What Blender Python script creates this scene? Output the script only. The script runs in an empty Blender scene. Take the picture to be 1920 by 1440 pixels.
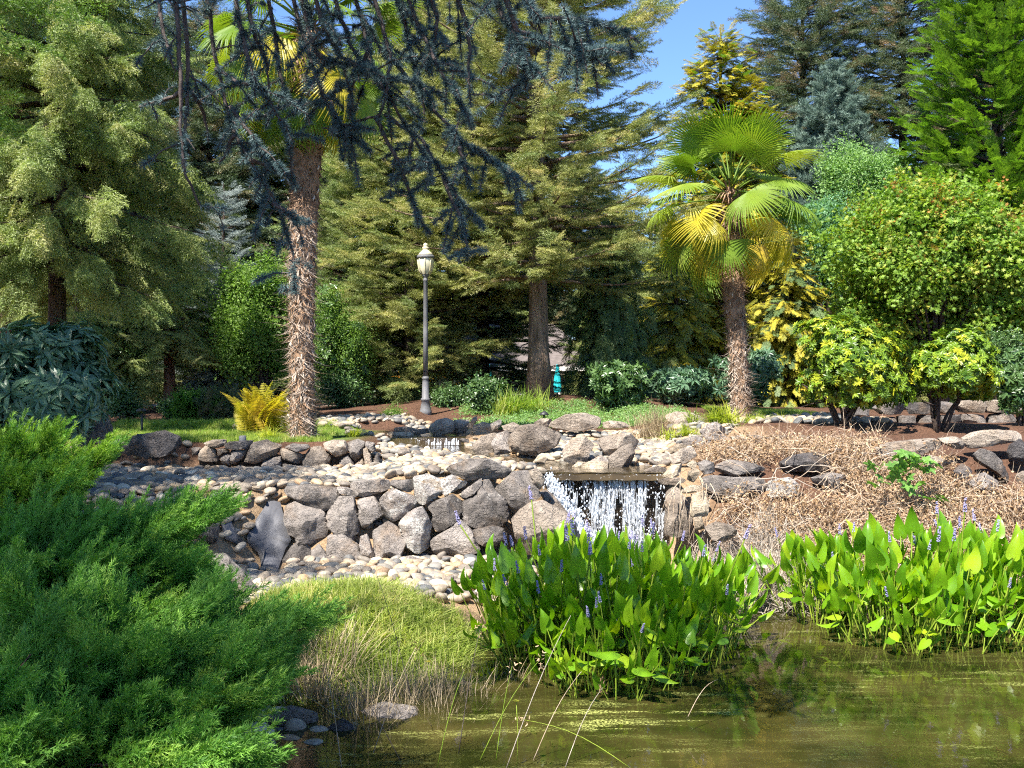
import bpy, math, random
import numpy as np
from mathutils import Vector, Matrix

# ------------------------------------------------------------------ camera, sky, sun, exposure
F, HC, HZ = 1900.0, 2.2, 700.0          # focal length in photo pixels, eye height, horizon row
scene = bpy.context.scene
C = scene.collection
cam_d = bpy.data.cameras.new('camera')
cam = bpy.data.objects.new('camera', cam_d); C.objects.link(cam)
cam.location = (0, 0, HC); cam.rotation_euler = (math.radians(90), 0, 0)
cam_d.sensor_width = 36.0; cam_d.lens = 36.0 * F / 1920.0
cam_d.shift_y = -(720 - HZ) / 1920.0
cam_d.clip_start = 0.05; cam_d.clip_end = 2000
scene.camera = cam

SUN = Vector((-0.42, -0.62, 1.06)).normalized()      # towards the sun
sun_el = math.asin(SUN.z); sun_az = math.atan2(SUN.x, SUN.y)
world = bpy.data.worlds.new('World'); scene.world = world; world.use_nodes = True
wn = world.node_tree.nodes; wl = world.node_tree.links
bg = wn['Background']
sky = wn.new('ShaderNodeTexSky'); sky.sky_type = 'NISHITA'; sky.sun_disc = False
sky.sun_elevation = sun_el; sky.sun_rotation = sun_az
sky.air_density = 0.72; sky.dust_density = 0.05; sky.ozone_density = 7.0
wl.new(sky.outputs[0], bg.inputs[0]); bg.inputs[1].default_value = 0.105
sd = bpy.data.lights.new('sun', 'SUN'); sd.energy = 5.0; sd.angle = math.radians(0.53); sd.color = (1.0, 0.945, 0.86)
so = bpy.data.objects.new('sun', sd); C.objects.link(so); so.location = (0, 0, 30)
so.rotation_euler = SUN.to_track_quat('Z', 'Y').to_euler()
scene.view_settings.view_transform = 'Standard'; scene.view_settings.look = 'None'
scene.view_settings.gamma = 1.0; scene.view_settings.use_curve_mapping = False
scene.view_settings.exposure = 1.65
scene.render.engine = 'CYCLES'
cy = scene.cycles
cy.max_bounces = 4; cy.diffuse_bounces = 3; cy.glossy_bounces = 2; cy.transmission_bounces = 3; cy.transparent_max_bounces = 6
cy.use_light_tree = False; cy.debug_use_spatial_splits = True
cy.use_adaptive_sampling = True; cy.adaptive_threshold = 0.018; cy.adaptive_min_samples = 12
cy.caustics_reflective = False; cy.caustics_refractive = False
cy.sample_clamp_indirect = 6.0
cy.use_denoising = False
scene.cycles.pixel_filter_type = 'BLACKMAN_HARRIS'; cy.filter_width = 1.15
try:
    cy.denoiser = 'OPENIMAGEDENOISE'; cy.denoising_prefilter = 'ACCURATE'; cy.denoising_input_passes = 'RGB_ALBEDO_NORMAL'
except Exception:
    pass

# ------------------------------------------------------------------ helpers
RNG = np.random.default_rng(7)
random.seed(7)

def at(px, py, D):
    return Vector(((px - 960.0) / F * D, D, HC - (py - HZ) / F * D))

def nrm(v):
    v = np.asarray(v, float)
    return v / np.maximum(np.linalg.norm(v, axis=-1, keepdims=True), 1e-9)

def _hash(i, j, k, seed):
    n = (i.astype(np.int64) * 73856093) ^ (j.astype(np.int64) * 19349663) ^ (k.astype(np.int64) * 83492791) ^ (seed * 2654435761)
    n = (n ^ (n >> 13)) * 1274126177 & 0x7fffffff
    n = (n ^ (n >> 16)) * 668265263 & 0x7fffffff
    return (n & 0xffff) / 32767.5 - 1.0

def vnoise(P, seed=0):
    P = np.asarray(P, float); I = np.floor(P); f = P - I; I = I.astype(np.int64)
    u = f * f * (3 - 2 * f)
    r = 0
    for a in (0, 1):
        for b in (0, 1):
            for c in (0, 1):
                w = (u[:, 0] if a else 1 - u[:, 0]) * (u[:, 1] if b else 1 - u[:, 1]) * (u[:, 2] if c else 1 - u[:, 2])
                r = r + w * _hash(I[:, 0] + a, I[:, 1] + b, I[:, 2] + c, seed)
    return r

def fbm(P, seed=0, oct=3):
    s, a = 0, 1.0
    for o in range(oct):
        s = s + a * vnoise(np.asarray(P) * (2.03 ** o), seed + o * 17); a *= 0.5
    return s

class Buf:
    """collects vertices and faces for ONE mesh"""
    def __init__(self): self.V = []; self.F = []; self.M = []; self.n = 0
    def add(self, V, Fs, m=0):
        V = np.asarray(V, float).reshape(-1, 3)
        self.V.append(V)
        o = self.n
        for f in Fs: self.F.append(tuple(int(i) + o for i in f)); self.M.append(m)
        self.n += len(V)
    def tri(self, a, b, c, m=0): self.add([a, b, c], [(0, 1, 2)], m)
    def tube(self, pts, rad, n=6, m=0, cap=True):
        pts = np.asarray(pts, float); k = len(pts)
        rad = np.broadcast_to(np.asarray(rad, float), (k,))
        T = np.gradient(pts, axis=0); T = nrm(T)
        up = np.array([0, 0, 1.0]) if abs(T[0][2]) < 0.9 else np.array([1.0, 0, 0])
        V = []
        for i in range(k):
            A = nrm(np.cross(T[i], up)); B = np.cross(A, T[i]); up = B if np.linalg.norm(B) > .1 else up
            an = np.arange(n) * 2 * math.pi / n
            V.append(pts[i] + rad[i] * (np.cos(an)[:, None] * A + np.sin(an)[:, None] * B))
        Fs = [(i * n + j, i * n + (j + 1) % n, (i + 1) * n + (j + 1) % n, (i + 1) * n + j) for i in range(k - 1) for j in range(n)]
        if cap: Fs += [tuple(range(n))[::-1], tuple((k - 1) * n + j for j in range(n))]
        self.add(np.concatenate(V), Fs, m)
    def lathe(self, prof, n=16, m=0, c=(0, 0)):
        V = [(c[0] + r * math.cos(2 * math.pi * j / n), c[1] + r * math.sin(2 * math.pi * j / n), z) for r, z in prof for j in range(n)]
        k = len(prof)
        Fs = [(i * n + j, i * n + (j + 1) % n, (i + 1) * n + (j + 1) % n, (i + 1) * n + j) for i in range(k - 1) for j in range(n)]
        Fs += [tuple(range(n))[::-1], tuple((k - 1) * n + j for j in range(n))]
        self.add(V, Fs, m)
    def box(self, lo, hi, m=0):
        x0, y0, z0 = lo; x1, y1, z1 = hi
        V = [(x0, y0, z0), (x1, y0, z0), (x1, y1, z0), (x0, y1, z0), (x0, y0, z1), (x1, y0, z1), (x1, y1, z1), (x0, y1, z1)]
        self.add(V, [(3, 2, 1, 0), (4, 5, 6, 7), (0, 1, 5, 4), (1, 2, 6, 5), (2, 3, 7, 6), (3, 0, 4, 7)], m)
    def mesh(self, name, mats, smooth=True):
        me = bpy.data.meshes.new(name)
        V = np.concatenate(self.V) if self.V else np.zeros((0, 3))
        me.from_pydata(V.tolist(), [], self.F)
        for mm in (mats if isinstance(mats, (list, tuple)) else [mats]): me.materials.append(M[mm])
        if len(self.F):
            me.polygons.foreach_set('material_index', self.M)
            me.polygons.foreach_set('use_smooth', [smooth] * len(self.F))
        me.update()
        return me

def obj(name, me, parent=None, loc=None, link=True):
    o = bpy.data.objects.new(name, me)
    if link: C.objects.link(o)
    if loc is not None: o.location = loc
    if parent is not None: o.parent = parent
    return o

def tag(o, label=None, cat=None, group=None, kind=None):
    if label: o['label'] = label
    if cat: o['category'] = cat
    if group: o['group'] = group
    if kind: o['kind'] = kind
    return o

def thing(name, label, cat, loc=(0, 0, 0), group=None):
    o = obj(name, None, loc=loc)
    return tag(o, label, cat, group)

def part(name, me, root, kind=None, label=None):
    """a child whose mesh is in world coordinates"""
    o = obj(name, me, root)
    o.location = -Vector(root.location) if root.parent is None else (0, 0, 0)
    if kind: o['kind'] = kind
    if label: o['label'] = label
    return o

def quats(X, Z):
    """unit quaternions whose local +X goes to X and local +Z towards Z"""
    X = nrm(X); Z = Z - (Z * X).sum(-1, keepdims=True) * X
    bad = np.linalg.norm(Z, axis=-1) < 1e-4
    Z[bad] = np.cross(X[bad], [0.3, 1, 0.2]); Z = nrm(Z); Y = np.cross(Z, X)
    m00, m01, m02 = X[:, 0], Y[:, 0], Z[:, 0]; m10, m11, m12 = X[:, 1], Y[:, 1], Z[:, 1]; m20, m21, m22 = X[:, 2], Y[:, 2], Z[:, 2]
    q = np.stack([np.sqrt(np.maximum(0, 1 + m00 + m11 + m22)), np.copysign(np.sqrt(np.maximum(0, 1 + m00 - m11 - m22)), m21 - m12),
                  np.copysign(np.sqrt(np.maximum(0, 1 - m00 + m11 - m22)), m02 - m20), np.copysign(np.sqrt(np.maximum(0, 1 - m00 - m11 + m22)), m10 - m01)], 1) / 2
    return nrm(q)

# ------------------------------------------------------------------ materials
M = {}
def nodes_of(name):
    m = bpy.data.materials.new(name); m.use_nodes = True; M[name] = m
    nt = m.node_tree; nt.nodes.clear()
    out = nt.nodes.new('ShaderNodeOutputMaterial')
    return m, nt, out

class NT:
    def __init__(self, nt): self.nt = nt
    def n(self, t, **kw):
        x = self.nt.nodes.new(t)
        for k, v in kw.items(): setattr(x, k, v)
        return x
    def link(self, a, b): self.nt.links.new(a, b)
    def val(self, node, **kw):
        for k, v in kw.items():
            node.inputs[k.replace('_', ' ')].default_value = v
        return node
    def noise(self, scale, vec=None, detail=4, rough=.55, stretch=None):
        x = self.n('ShaderNodeTexNoise'); x.inputs['Scale'].default_value = scale
        x.inputs['Detail'].default_value = detail; x.inputs['Roughness'].default_value = rough
        if vec is None:
            vec = self.n('ShaderNodeNewGeometry').outputs['Position']
        if stretch:
            mp = self.n('ShaderNodeMapping'); mp.inputs['Scale'].default_value = stretch
            self.link(vec, mp.inputs[0]); vec = mp.outputs[0]
        self.link(vec, x.inputs['Vector'])
        return x.outputs['Fac']
    def ramp(self, fac, stops):
        r = self.n('ShaderNodeValToRGB'); e = r.color_ramp.elements
        while len(e) < len(stops): e.new(0.5)
        for i, (p, c) in enumerate(stops):
            e[i].position = p; e[i].color = (*c, 1) if len(c) == 3 else c
        self.link(fac, r.inputs[0]); return r.outputs[0]
    def mix(self, fac, a, b, mode='MIX'):
        m = self.n('ShaderNodeMix', data_type='RGBA', blend_type=mode)
        for s, v in ((0, fac), (6, a), (7, b)):
            if hasattr(v, 'is_linked') or hasattr(v, 'links'): self.link(v, m.inputs[s])
            else: m.inputs[s].default_value = v if s == 0 else (*v, 1)
        return m.outputs[2]
    def math(self, op, a, b=0.5, clamp=False):
        m = self.n('ShaderNodeMath', operation=op); m.use_clamp = clamp
        for s, v in ((0, a), (1, b)):
            if hasattr(v, 'links'): self.link(v, m.inputs[s])
            else: m.inputs[s].default_value = v
        return m.outputs[0]
    def step(self, fac, lo, hi):
        m = self.n('ShaderNodeMapRange'); m.interpolation_type = 'SMOOTHSTEP'
        self.link(fac, m.inputs[0]); m.inputs[1].default_value = lo; m.inputs[2].default_value = hi
        return m.outputs[0]
    def bump(self, h, strength=.5, dist=.02):
        b = self.n('ShaderNodeBump'); b.inputs['Strength'].default_value = strength; b.inputs['Distance'].default_value = dist
        self.link(h, b.inputs['Height']); return b.outputs[0]
    def bsdf(self, col, rough=.6, spec=.3, normal=None, metal=0.0):
        p = self.n('ShaderNodeBsdfPrincipled')
        for k, v in (('Base Color', col), ('Roughness', rough), ('Specular IOR Level', spec), ('Metallic', metal)):
            if hasattr(v, 'links'): self.link(v, p.inputs[k])
            else: p.inputs[k].default_value = (*v, 1) if k == 'Base Color' else v
        if normal is not None: self.link(normal, p.inputs['Normal'])
        return p

def leaf_mat(name, a, b, c=None, trans=.3, tcol=None, rough=.5, spec=.3, var=1.6):
    """foliage: colour drifts from clump to clump (a..b) with a few odd ones (c); light passes through"""
    m, nt, out = nodes_of(name); t = NT(nt)
    oi = t.n('ShaderNodeObjectInfo').outputs['Random']
    nz = t.noise(var, detail=2)
    f = t.math('ADD', t.math('MULTIPLY', oi, .55), t.math('MULTIPLY', nz, .6))
    stops = [(.22, a), (.8, b)] if c is None else [(.2, a), (.68, b), (.92, c)]
    col = t.ramp(f, stops)
    p = t.bsdf(col, rough, spec)
    tr = t.n('ShaderNodeBsdfTranslucent')
    tc = t.mix(1.0, col, tcol or (1.7, 1.9, .7), 'MULTIPLY'); t.link(tc, tr.inputs[0])
    mx = t.n('ShaderNodeMixShader'); mx.inputs[0].default_value = trans
    t.link(p.outputs[0], mx.inputs[1]); t.link(tr.outputs[0], mx.inputs[2]); t.link(mx.outputs[0], out.inputs[0])

def plain_mat(name, a, b, scale=6, rough=.7, spec=.3, bump=.3, bdist=.01, stretch=None, metal=0, bscale=None):
    m, nt, out = nodes_of(name); t = NT(nt)
    nz = t.noise(scale, detail=5, stretch=stretch)
    col = t.ramp(nz, [(.3, a), (.7, b)])
    nrmv = t.bump(t.noise(bscale or scale * 4, detail=4, stretch=stretch), bump, bdist) if bump else None
    p = t.bsdf(col, rough, spec, nrmv, metal); t.link(p.outputs[0], out.inputs[0])

def rock_mat(name, dark, light, lichen=(.60, .58, .53), lich=.62, moss=(.22, .12, .03), mossy=.66, warm=.0):
    m, nt, out = nodes_of(name); t = NT(nt)
    geo = t.n('ShaderNodeNewGeometry'); pos = geo.outputs['Position']
    oi = t.n('ShaderNodeObjectInfo').outputs['Random']
    n1 = t.noise(2.3, pos, 8, .62); n2 = t.noise(9, pos, 8, .7); n3 = t.noise(45, pos, 4, .7)
    f = t.math('ADD', t.math('MULTIPLY', n1, .55), t.math('MULTIPLY', n2, .45))
    f = t.math('ADD', f, t.math('MULTIPLY', t.math('SUBTRACT', oi, .5), .22))
    col = t.ramp(f, [(.36, dark), (.5, tuple((x + y) / 2 for x, y in zip(dark, light))), (.64, light)])
    warmc = t.mix(t.math('MULTIPLY', t.step(t.noise(3.1, pos, 5, .6), .5, .72), .4), col, (.33, .22, .13))
    streak = t.step(t.noise(7, pos, 5, .6, (1, 1, .22)), .52, .74)
    col = t.mix(t.math('MULTIPLY', streak, .55), warmc, tuple(x * .42 for x in dark))
    lm = t.math('MULTIPLY', t.step(t.noise(5.2, pos, 6, .7), lich, lich + .1), t.step(n3, .38, .55))
    col = t.mix(lm, col, lichen)
    sp = t.step(t.noise(70, pos, 2, .5), .66, .74)
    col = t.mix(t.math('MULTIPLY', sp, .5), col, lichen)
    sx = t.n('ShaderNodeSeparateXYZ'); t.link(geo.outputs['Normal'], sx.inputs[0])
    mm = t.math('MULTIPLY', t.step(sx.outputs[2], .25, .8), t.step(t.noise(3.7, pos, 5, .65), mossy, mossy + .1))
    col = t.mix(mm, col, moss)
    vo = t.n('ShaderNodeTexVoronoi', feature='DISTANCE_TO_EDGE'); vo.inputs['Scale'].default_value = 3.2
    wp = t.mix(.24, pos, t.n('ShaderNodeTexNoise').outputs['Color'], 'LINEAR_LIGHT')
    t.link(wp, vo.inputs['Vector'])
    crack = t.math('SUBTRACT', 1.0, t.step(vo.outputs['Distance'], .0, .035))
    ridge = t.noise(14, pos, 7, .72, (1, 1, 2.2))
    h = t.math('ADD', t.math('MULTIPLY', n2, .9), t.math('ADD', t.math('MULTIPLY', n3, .32), t.math('MULTIPLY', ridge, .7)))
    h = t.math('SUBTRACT', h, t.math('MULTIPLY', crack, .22))
    p = t.bsdf(col, .86, .22, t.bump(h, 1.0, .06)); t.link(p.outputs[0], out.inputs[0])

rock_mat('rock_grey', (.105, .093, .085), (.37, .325, .29))
rock_mat('rock_tan', (.17, .137, .11), (.45, .375, .30), lich=.68)
rock_mat('rock_pale', (.28, .22, .155), (.58, .48, .35), lich=.75, mossy=.8)
rock_mat('rock_dark', (.055, .05, .05), (.19, .17, .16), lich=.7)
rock_mat('rock_lichen', (.16, .14, .13), (.40, .36, .33), lich=.46, mossy=.52)
rock_mat('rock_wet', (.018, .015, .012), (.085, .065, .045), lich=.9, mossy=.9)
M['rock_wet'].node_tree.nodes['Principled BSDF'].inputs['Roughness'].default_value = .22
M['rock_wet'].node_tree.nodes['Principled BSDF'].inputs['Specular IOR Level'].default_value = .6

def pebble_mat():
    m, nt, out = nodes_of('pebble'); t = NT(nt)
    oi = t.n('ShaderNodeObjectInfo').outputs['Random']
    at_ = t.n('ShaderNodeAttribute', attribute_name='rnd').outputs['Fac']
    f = t.math('FRACT', t.math('ADD', t.math('MULTIPLY', oi, 1.0), at_))
    r = t.n('ShaderNodeValToRGB'); r.color_ramp.interpolation = 'CONSTANT'; e = r.color_ramp.elements
    pk = .86
    cols = [(.33, .275, .215), (.22, .19, .16), (.46, .37, .265), (.145, .145, .145), (.40, .325, .245), (.27, .245, .21), (.60, .51, .38),
            (.19, .16, .135), (.50, .375, .24), (.29, .275, .25), (.42, .29, .18), (.37, .325, .265), (.68, .60, .47), (.12, .125, .13), (.45, .37, .285)]
    while len(e) < len(cols): e.new(.5)
    for i, c in enumerate(cols): e[i].position = i / len(cols); e[i].color = (*[x * pk for x in c], 1)
    t.link(f, r.inputs[0])
    geo = t.n('ShaderNodeNewGeometry'); pos = geo.outputs['Position']
    n = t.noise(26, pos, 5, .65); n2 = t.noise(120, pos, 3, .6)
    col = t.mix(.7, r.outputs[0], t.ramp(n, [(.3, (.38, .36, .33)), (.7, (1.12, 1.10, 1.05))]), 'MULTIPLY')
    col = t.mix(t.math('MULTIPLY', t.step(n2, .58, .7), .25), col, (.6, .56, .5))
    p = t.bsdf(col, .62, .3, t.bump(n2, .25, .004)); t.link(p.outputs[0], out.inputs[0])
pebble_mat()

def ground_mat():
    m, nt, out = nodes_of('ground'); t = NT(nt)
    geo = t.n('ShaderNodeNewGeometry'); pos = geo.outputs['Position']
    z = t.n('ShaderNodeAttribute', attribute_name='zone'); sc = t.n('ShaderNodeSeparateColor'); t.link(z.outputs['Color'], sc.inputs[0])
    n1 = t.noise(3, pos, 6, .65); n2 = t.noise(30, pos, 6, .7); n3 = t.noise(90, pos, 3, .7)
    soil = t.ramp(n2, [(.3, (.045, .026, .017)), (.55, (.115, .062, .040)), (.75, (.19, .115, .075))])
    sand = t.ramp(n2, [(.3, (.19, .13, .08)), (.7, (.42, .29, .17))])
    lawn = t.ramp(t.noise(22, pos, 5, .7), [(.3, (.05, .085, .018)), (.7, (.14, .21, .045))])
    path = t.ramp(n2, [(.3, (.30, .25, .22)), (.7, (.46, .40, .36))])
    bed = t.ramp(n1, [(.3, (.035, .03, .016)), (.7, (.09, .07, .035))])
    col = t.mix(sc.outputs[0], soil, lawn); col = t.mix(sc.outputs[1], col, sand)
    col = t.mix(sc.outputs[2], col, path)
    zz = t.n('ShaderNodeSeparateXYZ'); t.link(pos, zz.inputs[0])
    col = t.mix(t.math('SUBTRACT', 1.0, t.step(zz.outputs[2], -.06, .03)), col, bed)
    h = t.math('ADD', n2, t.math('MULTIPLY', n3, .6))
    p = t.bsdf(col, .95, .1, t.bump(h, .8, .03)); t.link(p.outputs[0], out.inputs[0])
ground_mat()

def water_mat(name, deep, lightc, scum=0.0, wave=9.0, bump=.18, rough=.03, stretch=(1, .45, 1), white=0.0):
    m, nt, out = nodes_of(name); t = NT(nt)
    geo = t.n('ShaderNodeNewGeometry'); pos = geo.outputs['Position']
    col = t.ramp(t.noise(1.5, pos, 5, .6), [(.35, deep), (.7, lightc)])
    rg = rough
    if scum:
        big = t.step(t.noise(.75, pos, 4, .6, (.6, 1.6, 1)), .50, .64)
        fine = t.step(t.noise(60, pos, 4, .75), .47, .56)
        st = t.step(t.noise(4.0, pos, 6, .72, (.30, 1.7, 1)), .50, .60)
        s = t.math('MULTIPLY', t.math('MULTIPLY', fine, st), t.math('ADD', t.math('MULTIPLY', big, .85), .12), True)
        s = t.math('MULTIPLY', s, scum)
        col = t.mix(s, col, (.34, .36, .10))
        rg = t.math('ADD', t.math('MULTIPLY', s, .6), rough)
    if white:
        w = t.math('MULTIPLY', t.step(t.noise(38, pos, 5, .7, (1, .5, 1)), .6, .72), white)
        col = t.mix(w, col, (.75, .77, .78))
    h = t.math('ADD', t.noise(wave, pos, 3, .5, stretch), t.math('MULTIPLY', t.noise(wave * 3.3, pos, 2, .5, stretch), .3))
    p = t.bsdf(col, rg, .5, t.bump(h, bump, .02)); p.inputs['IOR'].default_value = 1.333
    t.link(p.outputs[0], out.inputs[0])
water_mat('pond_water', (.012, .015, .003), (.055, .045, .013), scum=1.0, bump=.06)
water_mat('stream_water', (.018, .014, .008), (.07, .05, .025), wave=16, bump=.5, white=.5)

def fall_mat(name, white):
    m, nt, out = nodes_of(name); t = NT(nt)
    p = t.bsdf((.70, .74, .79), .25, .5)
    g = t.n('ShaderNodeBsdfTransparent'); tl = t.n('ShaderNodeBsdfTranslucent'); tl.inputs[0].default_value = (.85, .9, .95, 1)
    m1 = t.n('ShaderNodeMixShader'); m1.inputs[0].default_value = .35
    t.link(p.outputs[0], m1.inputs[1]); t.link(tl.outputs[0], m1.inputs[2])
    m2 = t.n('ShaderNodeMixShader'); m2.inputs[0].default_value = white
    t.link(g.outputs[0], m2.inputs[1]); t.link(m1.outputs[0], m2.inputs[2]); t.link(m2.outputs[0], out.inputs[0])
fall_mat('foam', .85); fall_mat('falling_water', .38)

leaf_mat('spruce_green', (0.090, 0.132, 0.042), (0.217, 0.258, 0.087), (0.285, 0.277, 0.112), trans=.22)
leaf_mat('spruce_olive', (0.131, 0.152, 0.043), (0.290, 0.297, 0.096), (0.362, 0.312, 0.123), trans=.22)
leaf_mat('spruce_pale', (0.116, 0.174, 0.055), (0.275, 0.334, 0.123), (0.348, 0.341, 0.145), trans=.25)
leaf_mat('spruce_blue', (0.155, 0.201, 0.196), (0.310, 0.356, 0.333), trans=.12, tcol=(1, 1.1, 1))
leaf_mat('pine_blue', (0.077, 0.133, 0.105), (0.168, 0.238, 0.189), trans=.15, tcol=(1, 1.1, .9))
leaf_mat('spruce_dark', (0.033, 0.060, 0.030), (0.090, 0.120, 0.051), (0.195, 0.128, 0.068), trans=.15)
leaf_mat('golden_cypress', (0.143, 0.165, 0.017), (0.396, 0.352, 0.033), (0.506, 0.418, 0.055), trans=.3, tcol=(1.3, 1.3, .6))
leaf_mat('bright_cedar', (.055, .13, .014), (.17, .28, .035), trans=.32)
leaf_mat('weeping_cedar', (0.045, 0.090, 0.033), (0.128, 0.188, 0.068), trans=.2)
leaf_mat('broad_green', (0.051, 0.119, 0.020), (0.174, 0.275, 0.051), trans=.35)
leaf_mat('broad_light', (0.102, 0.204, 0.060), (0.252, 0.384, 0.144), trans=.35)
leaf_mat('broad_teal', (0.058, 0.156, 0.072), (0.169, 0.312, 0.156), trans=.3)
leaf_mat('maple_green', (0.068, 0.149, 0.016), (0.196, 0.304, 0.038), (0.324, 0.297, 0.047), trans=.35)
leaf_mat('maple_orange', (.16, .13, .02), (.30, .16, .03), (.38, .14, .03), trans=.35)
leaf_mat('rhodo_green', (.032, .085, .008), (.15, .24, .014), (.38, .37, .022), trans=.18, rough=.38, spec=.35)  # dark inner shade and sunlit yellow are put into this colour range
leaf_mat('rhodo_dark', (0.035, 0.089, 0.049), (0.115, 0.203, 0.108), trans=.15, rough=.38, spec=.5)
leaf_mat('rhodo_mid', (0.031, 0.077, 0.025), (0.105, 0.182, 0.056), trans=.18, rough=.35, spec=.5)
leaf_mat('juniper', (.050, .140, .020), (.155, .32, .045), (.29, .43, .075), trans=.28, rough=.6, var=3)
leaf_mat('juniper_sunny', (.07, .16, .015), (.20, .33, .03), trans=.3, rough=.6, var=3)  # sunlit copy of juniper: the sunlight is put into the yellower colour
leaf_mat('cedar_blue', (.048, .092, .096), (.115, .18, .18), trans=.10, tcol=(1, 1.05, 1), var=4)
leaf_mat('near_conifer', (0.053, 0.112, 0.018), (0.150, 0.255, 0.038), trans=.25)
leaf_mat('pickerel_leaf', (.062, .175, .007), (.165, .32, .011), (.30, .42, .018), trans=.36, rough=.32, spec=.42, tcol=(2.0, 1.9, .5))
leaf_mat('pickerel_stem', (.15, .24, .02), (.28, .36, .04), trans=.2)
leaf_mat('pickerel_flower', (.24, .22, .40), (.36, .33, .52), trans=.2, tcol=(1, 1, 1))
leaf_mat('palm_leaf', (.06, .13, .012), (.16, .235, .025), (.24, .27, .04), trans=.28, rough=.5, spec=.25)
leaf_mat('palm_old', (.28, .26, .02), (.50, .40, .035), (.46, .30, .08), trans=.35, rough=.4)
leaf_mat('fern_gold', (.20, .20, .015), (.42, .34, .03), (.46, .30, .04), trans=.35)
leaf_mat('grass_green', (0.102, 0.180, 0.022), (0.240, 0.324, 0.054), (0.396, 0.360, 0.120), trans=.35, var=2.5)
leaf_mat('grass_lime', (.15, .21, .02), (.34, .36, .05), trans=.35)
leaf_mat('grass_soft', (0.138, 0.206, 0.035), (0.300, 0.350, 0.081), (0.500, 0.425, 0.200), trans=.35, var=2.2)
leaf_mat('grass_dry', (.26, .20, .115), (.44, .35, .22), trans=.25, tcol=(1.1, 1.05, .9))
leaf_mat('dry_leaf', (.13, .075, .038), (.40, .26, .14), (.60, .45, .28), trans=.2, tcol=(1.2, 1.1, .9), var=5)  # darkest brown puts the shading between leaf clusters into the colour
leaf_mat('flower_orange', (.65, .22, .02), (.75, .40, .03), trans=.25)
leaf_mat('bramble_green', (.07, .17, .03), (.16, .30, .06), trans=.3)
plain_mat('dry_stem', (.25, .17, .11), (.50, .40, .29), 14, .8)
plain_mat('grey_stem', (.24, .20, .16), (.46, .40, .33), 14, .8)
plain_mat('bark_spruce', (.11, .075, .052), (.31, .225, .165), 7, .95, .1, .9, .05, (1, 1, .25))
plain_mat('bark_dark', (.030, .023, .018), (.085, .064, .052), 8, .95, .1, .8, .03, (1, 1, .3))
plain_mat('bark_red', (.10, .05, .035), (.26, .15, .11), 8, .95, .1, .9, .03, (1, 1, .2))
plain_mat('twig', (.05, .04, .035), (.13, .105, .095), 12, .9, .1, .5, .01)
plain_mat('palm_fibre', (.10, .058, .034), (.36, .235, .15), 13, .95, .1, .7, .02, (1, 1, .5))
plain_mat('palm_fibre_grey', (.22, .165, .125), (.45, .37, .30), 9, .95, .1, .7, .02, (1, 1, .5))
plain_mat('palm_stub', (.38, .30, .22), (.66, .58, .48), 9, .8, .2, .4, .01)
plain_mat('lamp_metal', (.105, .105, .11), (.155, .155, .16), 5, .55, .35, .15, .003)
plain_mat('lamp_brass', (.42, .37, .22), (.56, .50, .33), 8, .5, .4, .1, .003)
plain_mat('lamp_glass', (.60, .55, .36), (.72, .68, .50), 4, .18, .5, 0)
plain_mat('black_metal', (.02, .02, .022), (.035, .035, .038), 5, .5, .4, .1, .002)
plain_mat('liner', (.060, .060, .066), (.13, .13, .14), 3.5, .55, .35, .25, .02)
plain_mat('roof_shingle', (.10, .085, .08), (.16, .135, .13), 5, .9, .1, .6, .02, (1, 1, 4))
plain_mat('house_paint', (.20, .18, .16), (.26, .235, .21), 3, .8, .2, .1)
plain_mat('white_trim', (.70, .68, .64), (.80, .78, .74), 3, .6, .3, .1)
plain_mat('teal_canvas', (.01, .30, .34), (.02, .42, .46), 6, .8, .2, .1)
plain_mat('window_glass', (.02, .025, .03), (.05, .055, .06), 2, .06, .6, 0)

# ------------------------------------------------------------------ ground
def sstep(x, a, b):
    t = np.clip((x - a) / (b - a), 0, 1); return t * t * (3 - 2 * t)

STREAM = [at(1135, 886, 11.55), at(1125, 876, 12.1), at(1040, 868, 12.7), at(950, 862, 13.4), at(880, 852, 14.5), at(820, 838, 15.6), at(770, 826, 16.6), at(735, 818, 18.0)]
SW = [.80, .72, .52, .42, .45, .62, .80, .7]
SP = np.array([(p.x, p.y) for p in STREAM])

def stream_dist(x, y):
    """distance to the stream centre line divided by its half width"""
    best = np.full(np.shape(x), 9.0)
    for i in range(len(SP) - 1):
        a, b = SP[i], SP[i + 1]; d = b - a
        t = np.clip(((x - a[0]) * d[0] + (y - a[1]) * d[1]) / (d @ d), 0, 1)
        w = SW[i] * (1 - t) + SW[i + 1] * t
        best = np.minimum(best, np.hypot(x - a[0] - t * d[0], y - a[1] - t * d[1]) / w)
    return best

def wall_line(x):
    # where the step from pond level to the upper terrace begins
    return np.interp(x, [-9, -4.2, -3.2, -2.6, -.6, .30, .5, 1.78, 2.0, 2.6, 9], [8.6, 9.2, 9.9, 10.75, 11.0, 11.35, 11.72, 11.72, 11.2, 10.25, 10.2])
def wall_run(x):
    return np.interp(x, [-9, -3.4, -2.7, -.4, .3, .5, 1.78, 2.0, 2.6, 9], [2.2, 1.3, .5, .45, .3, .08, .08, .7, 1.95, 2.0])

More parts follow.
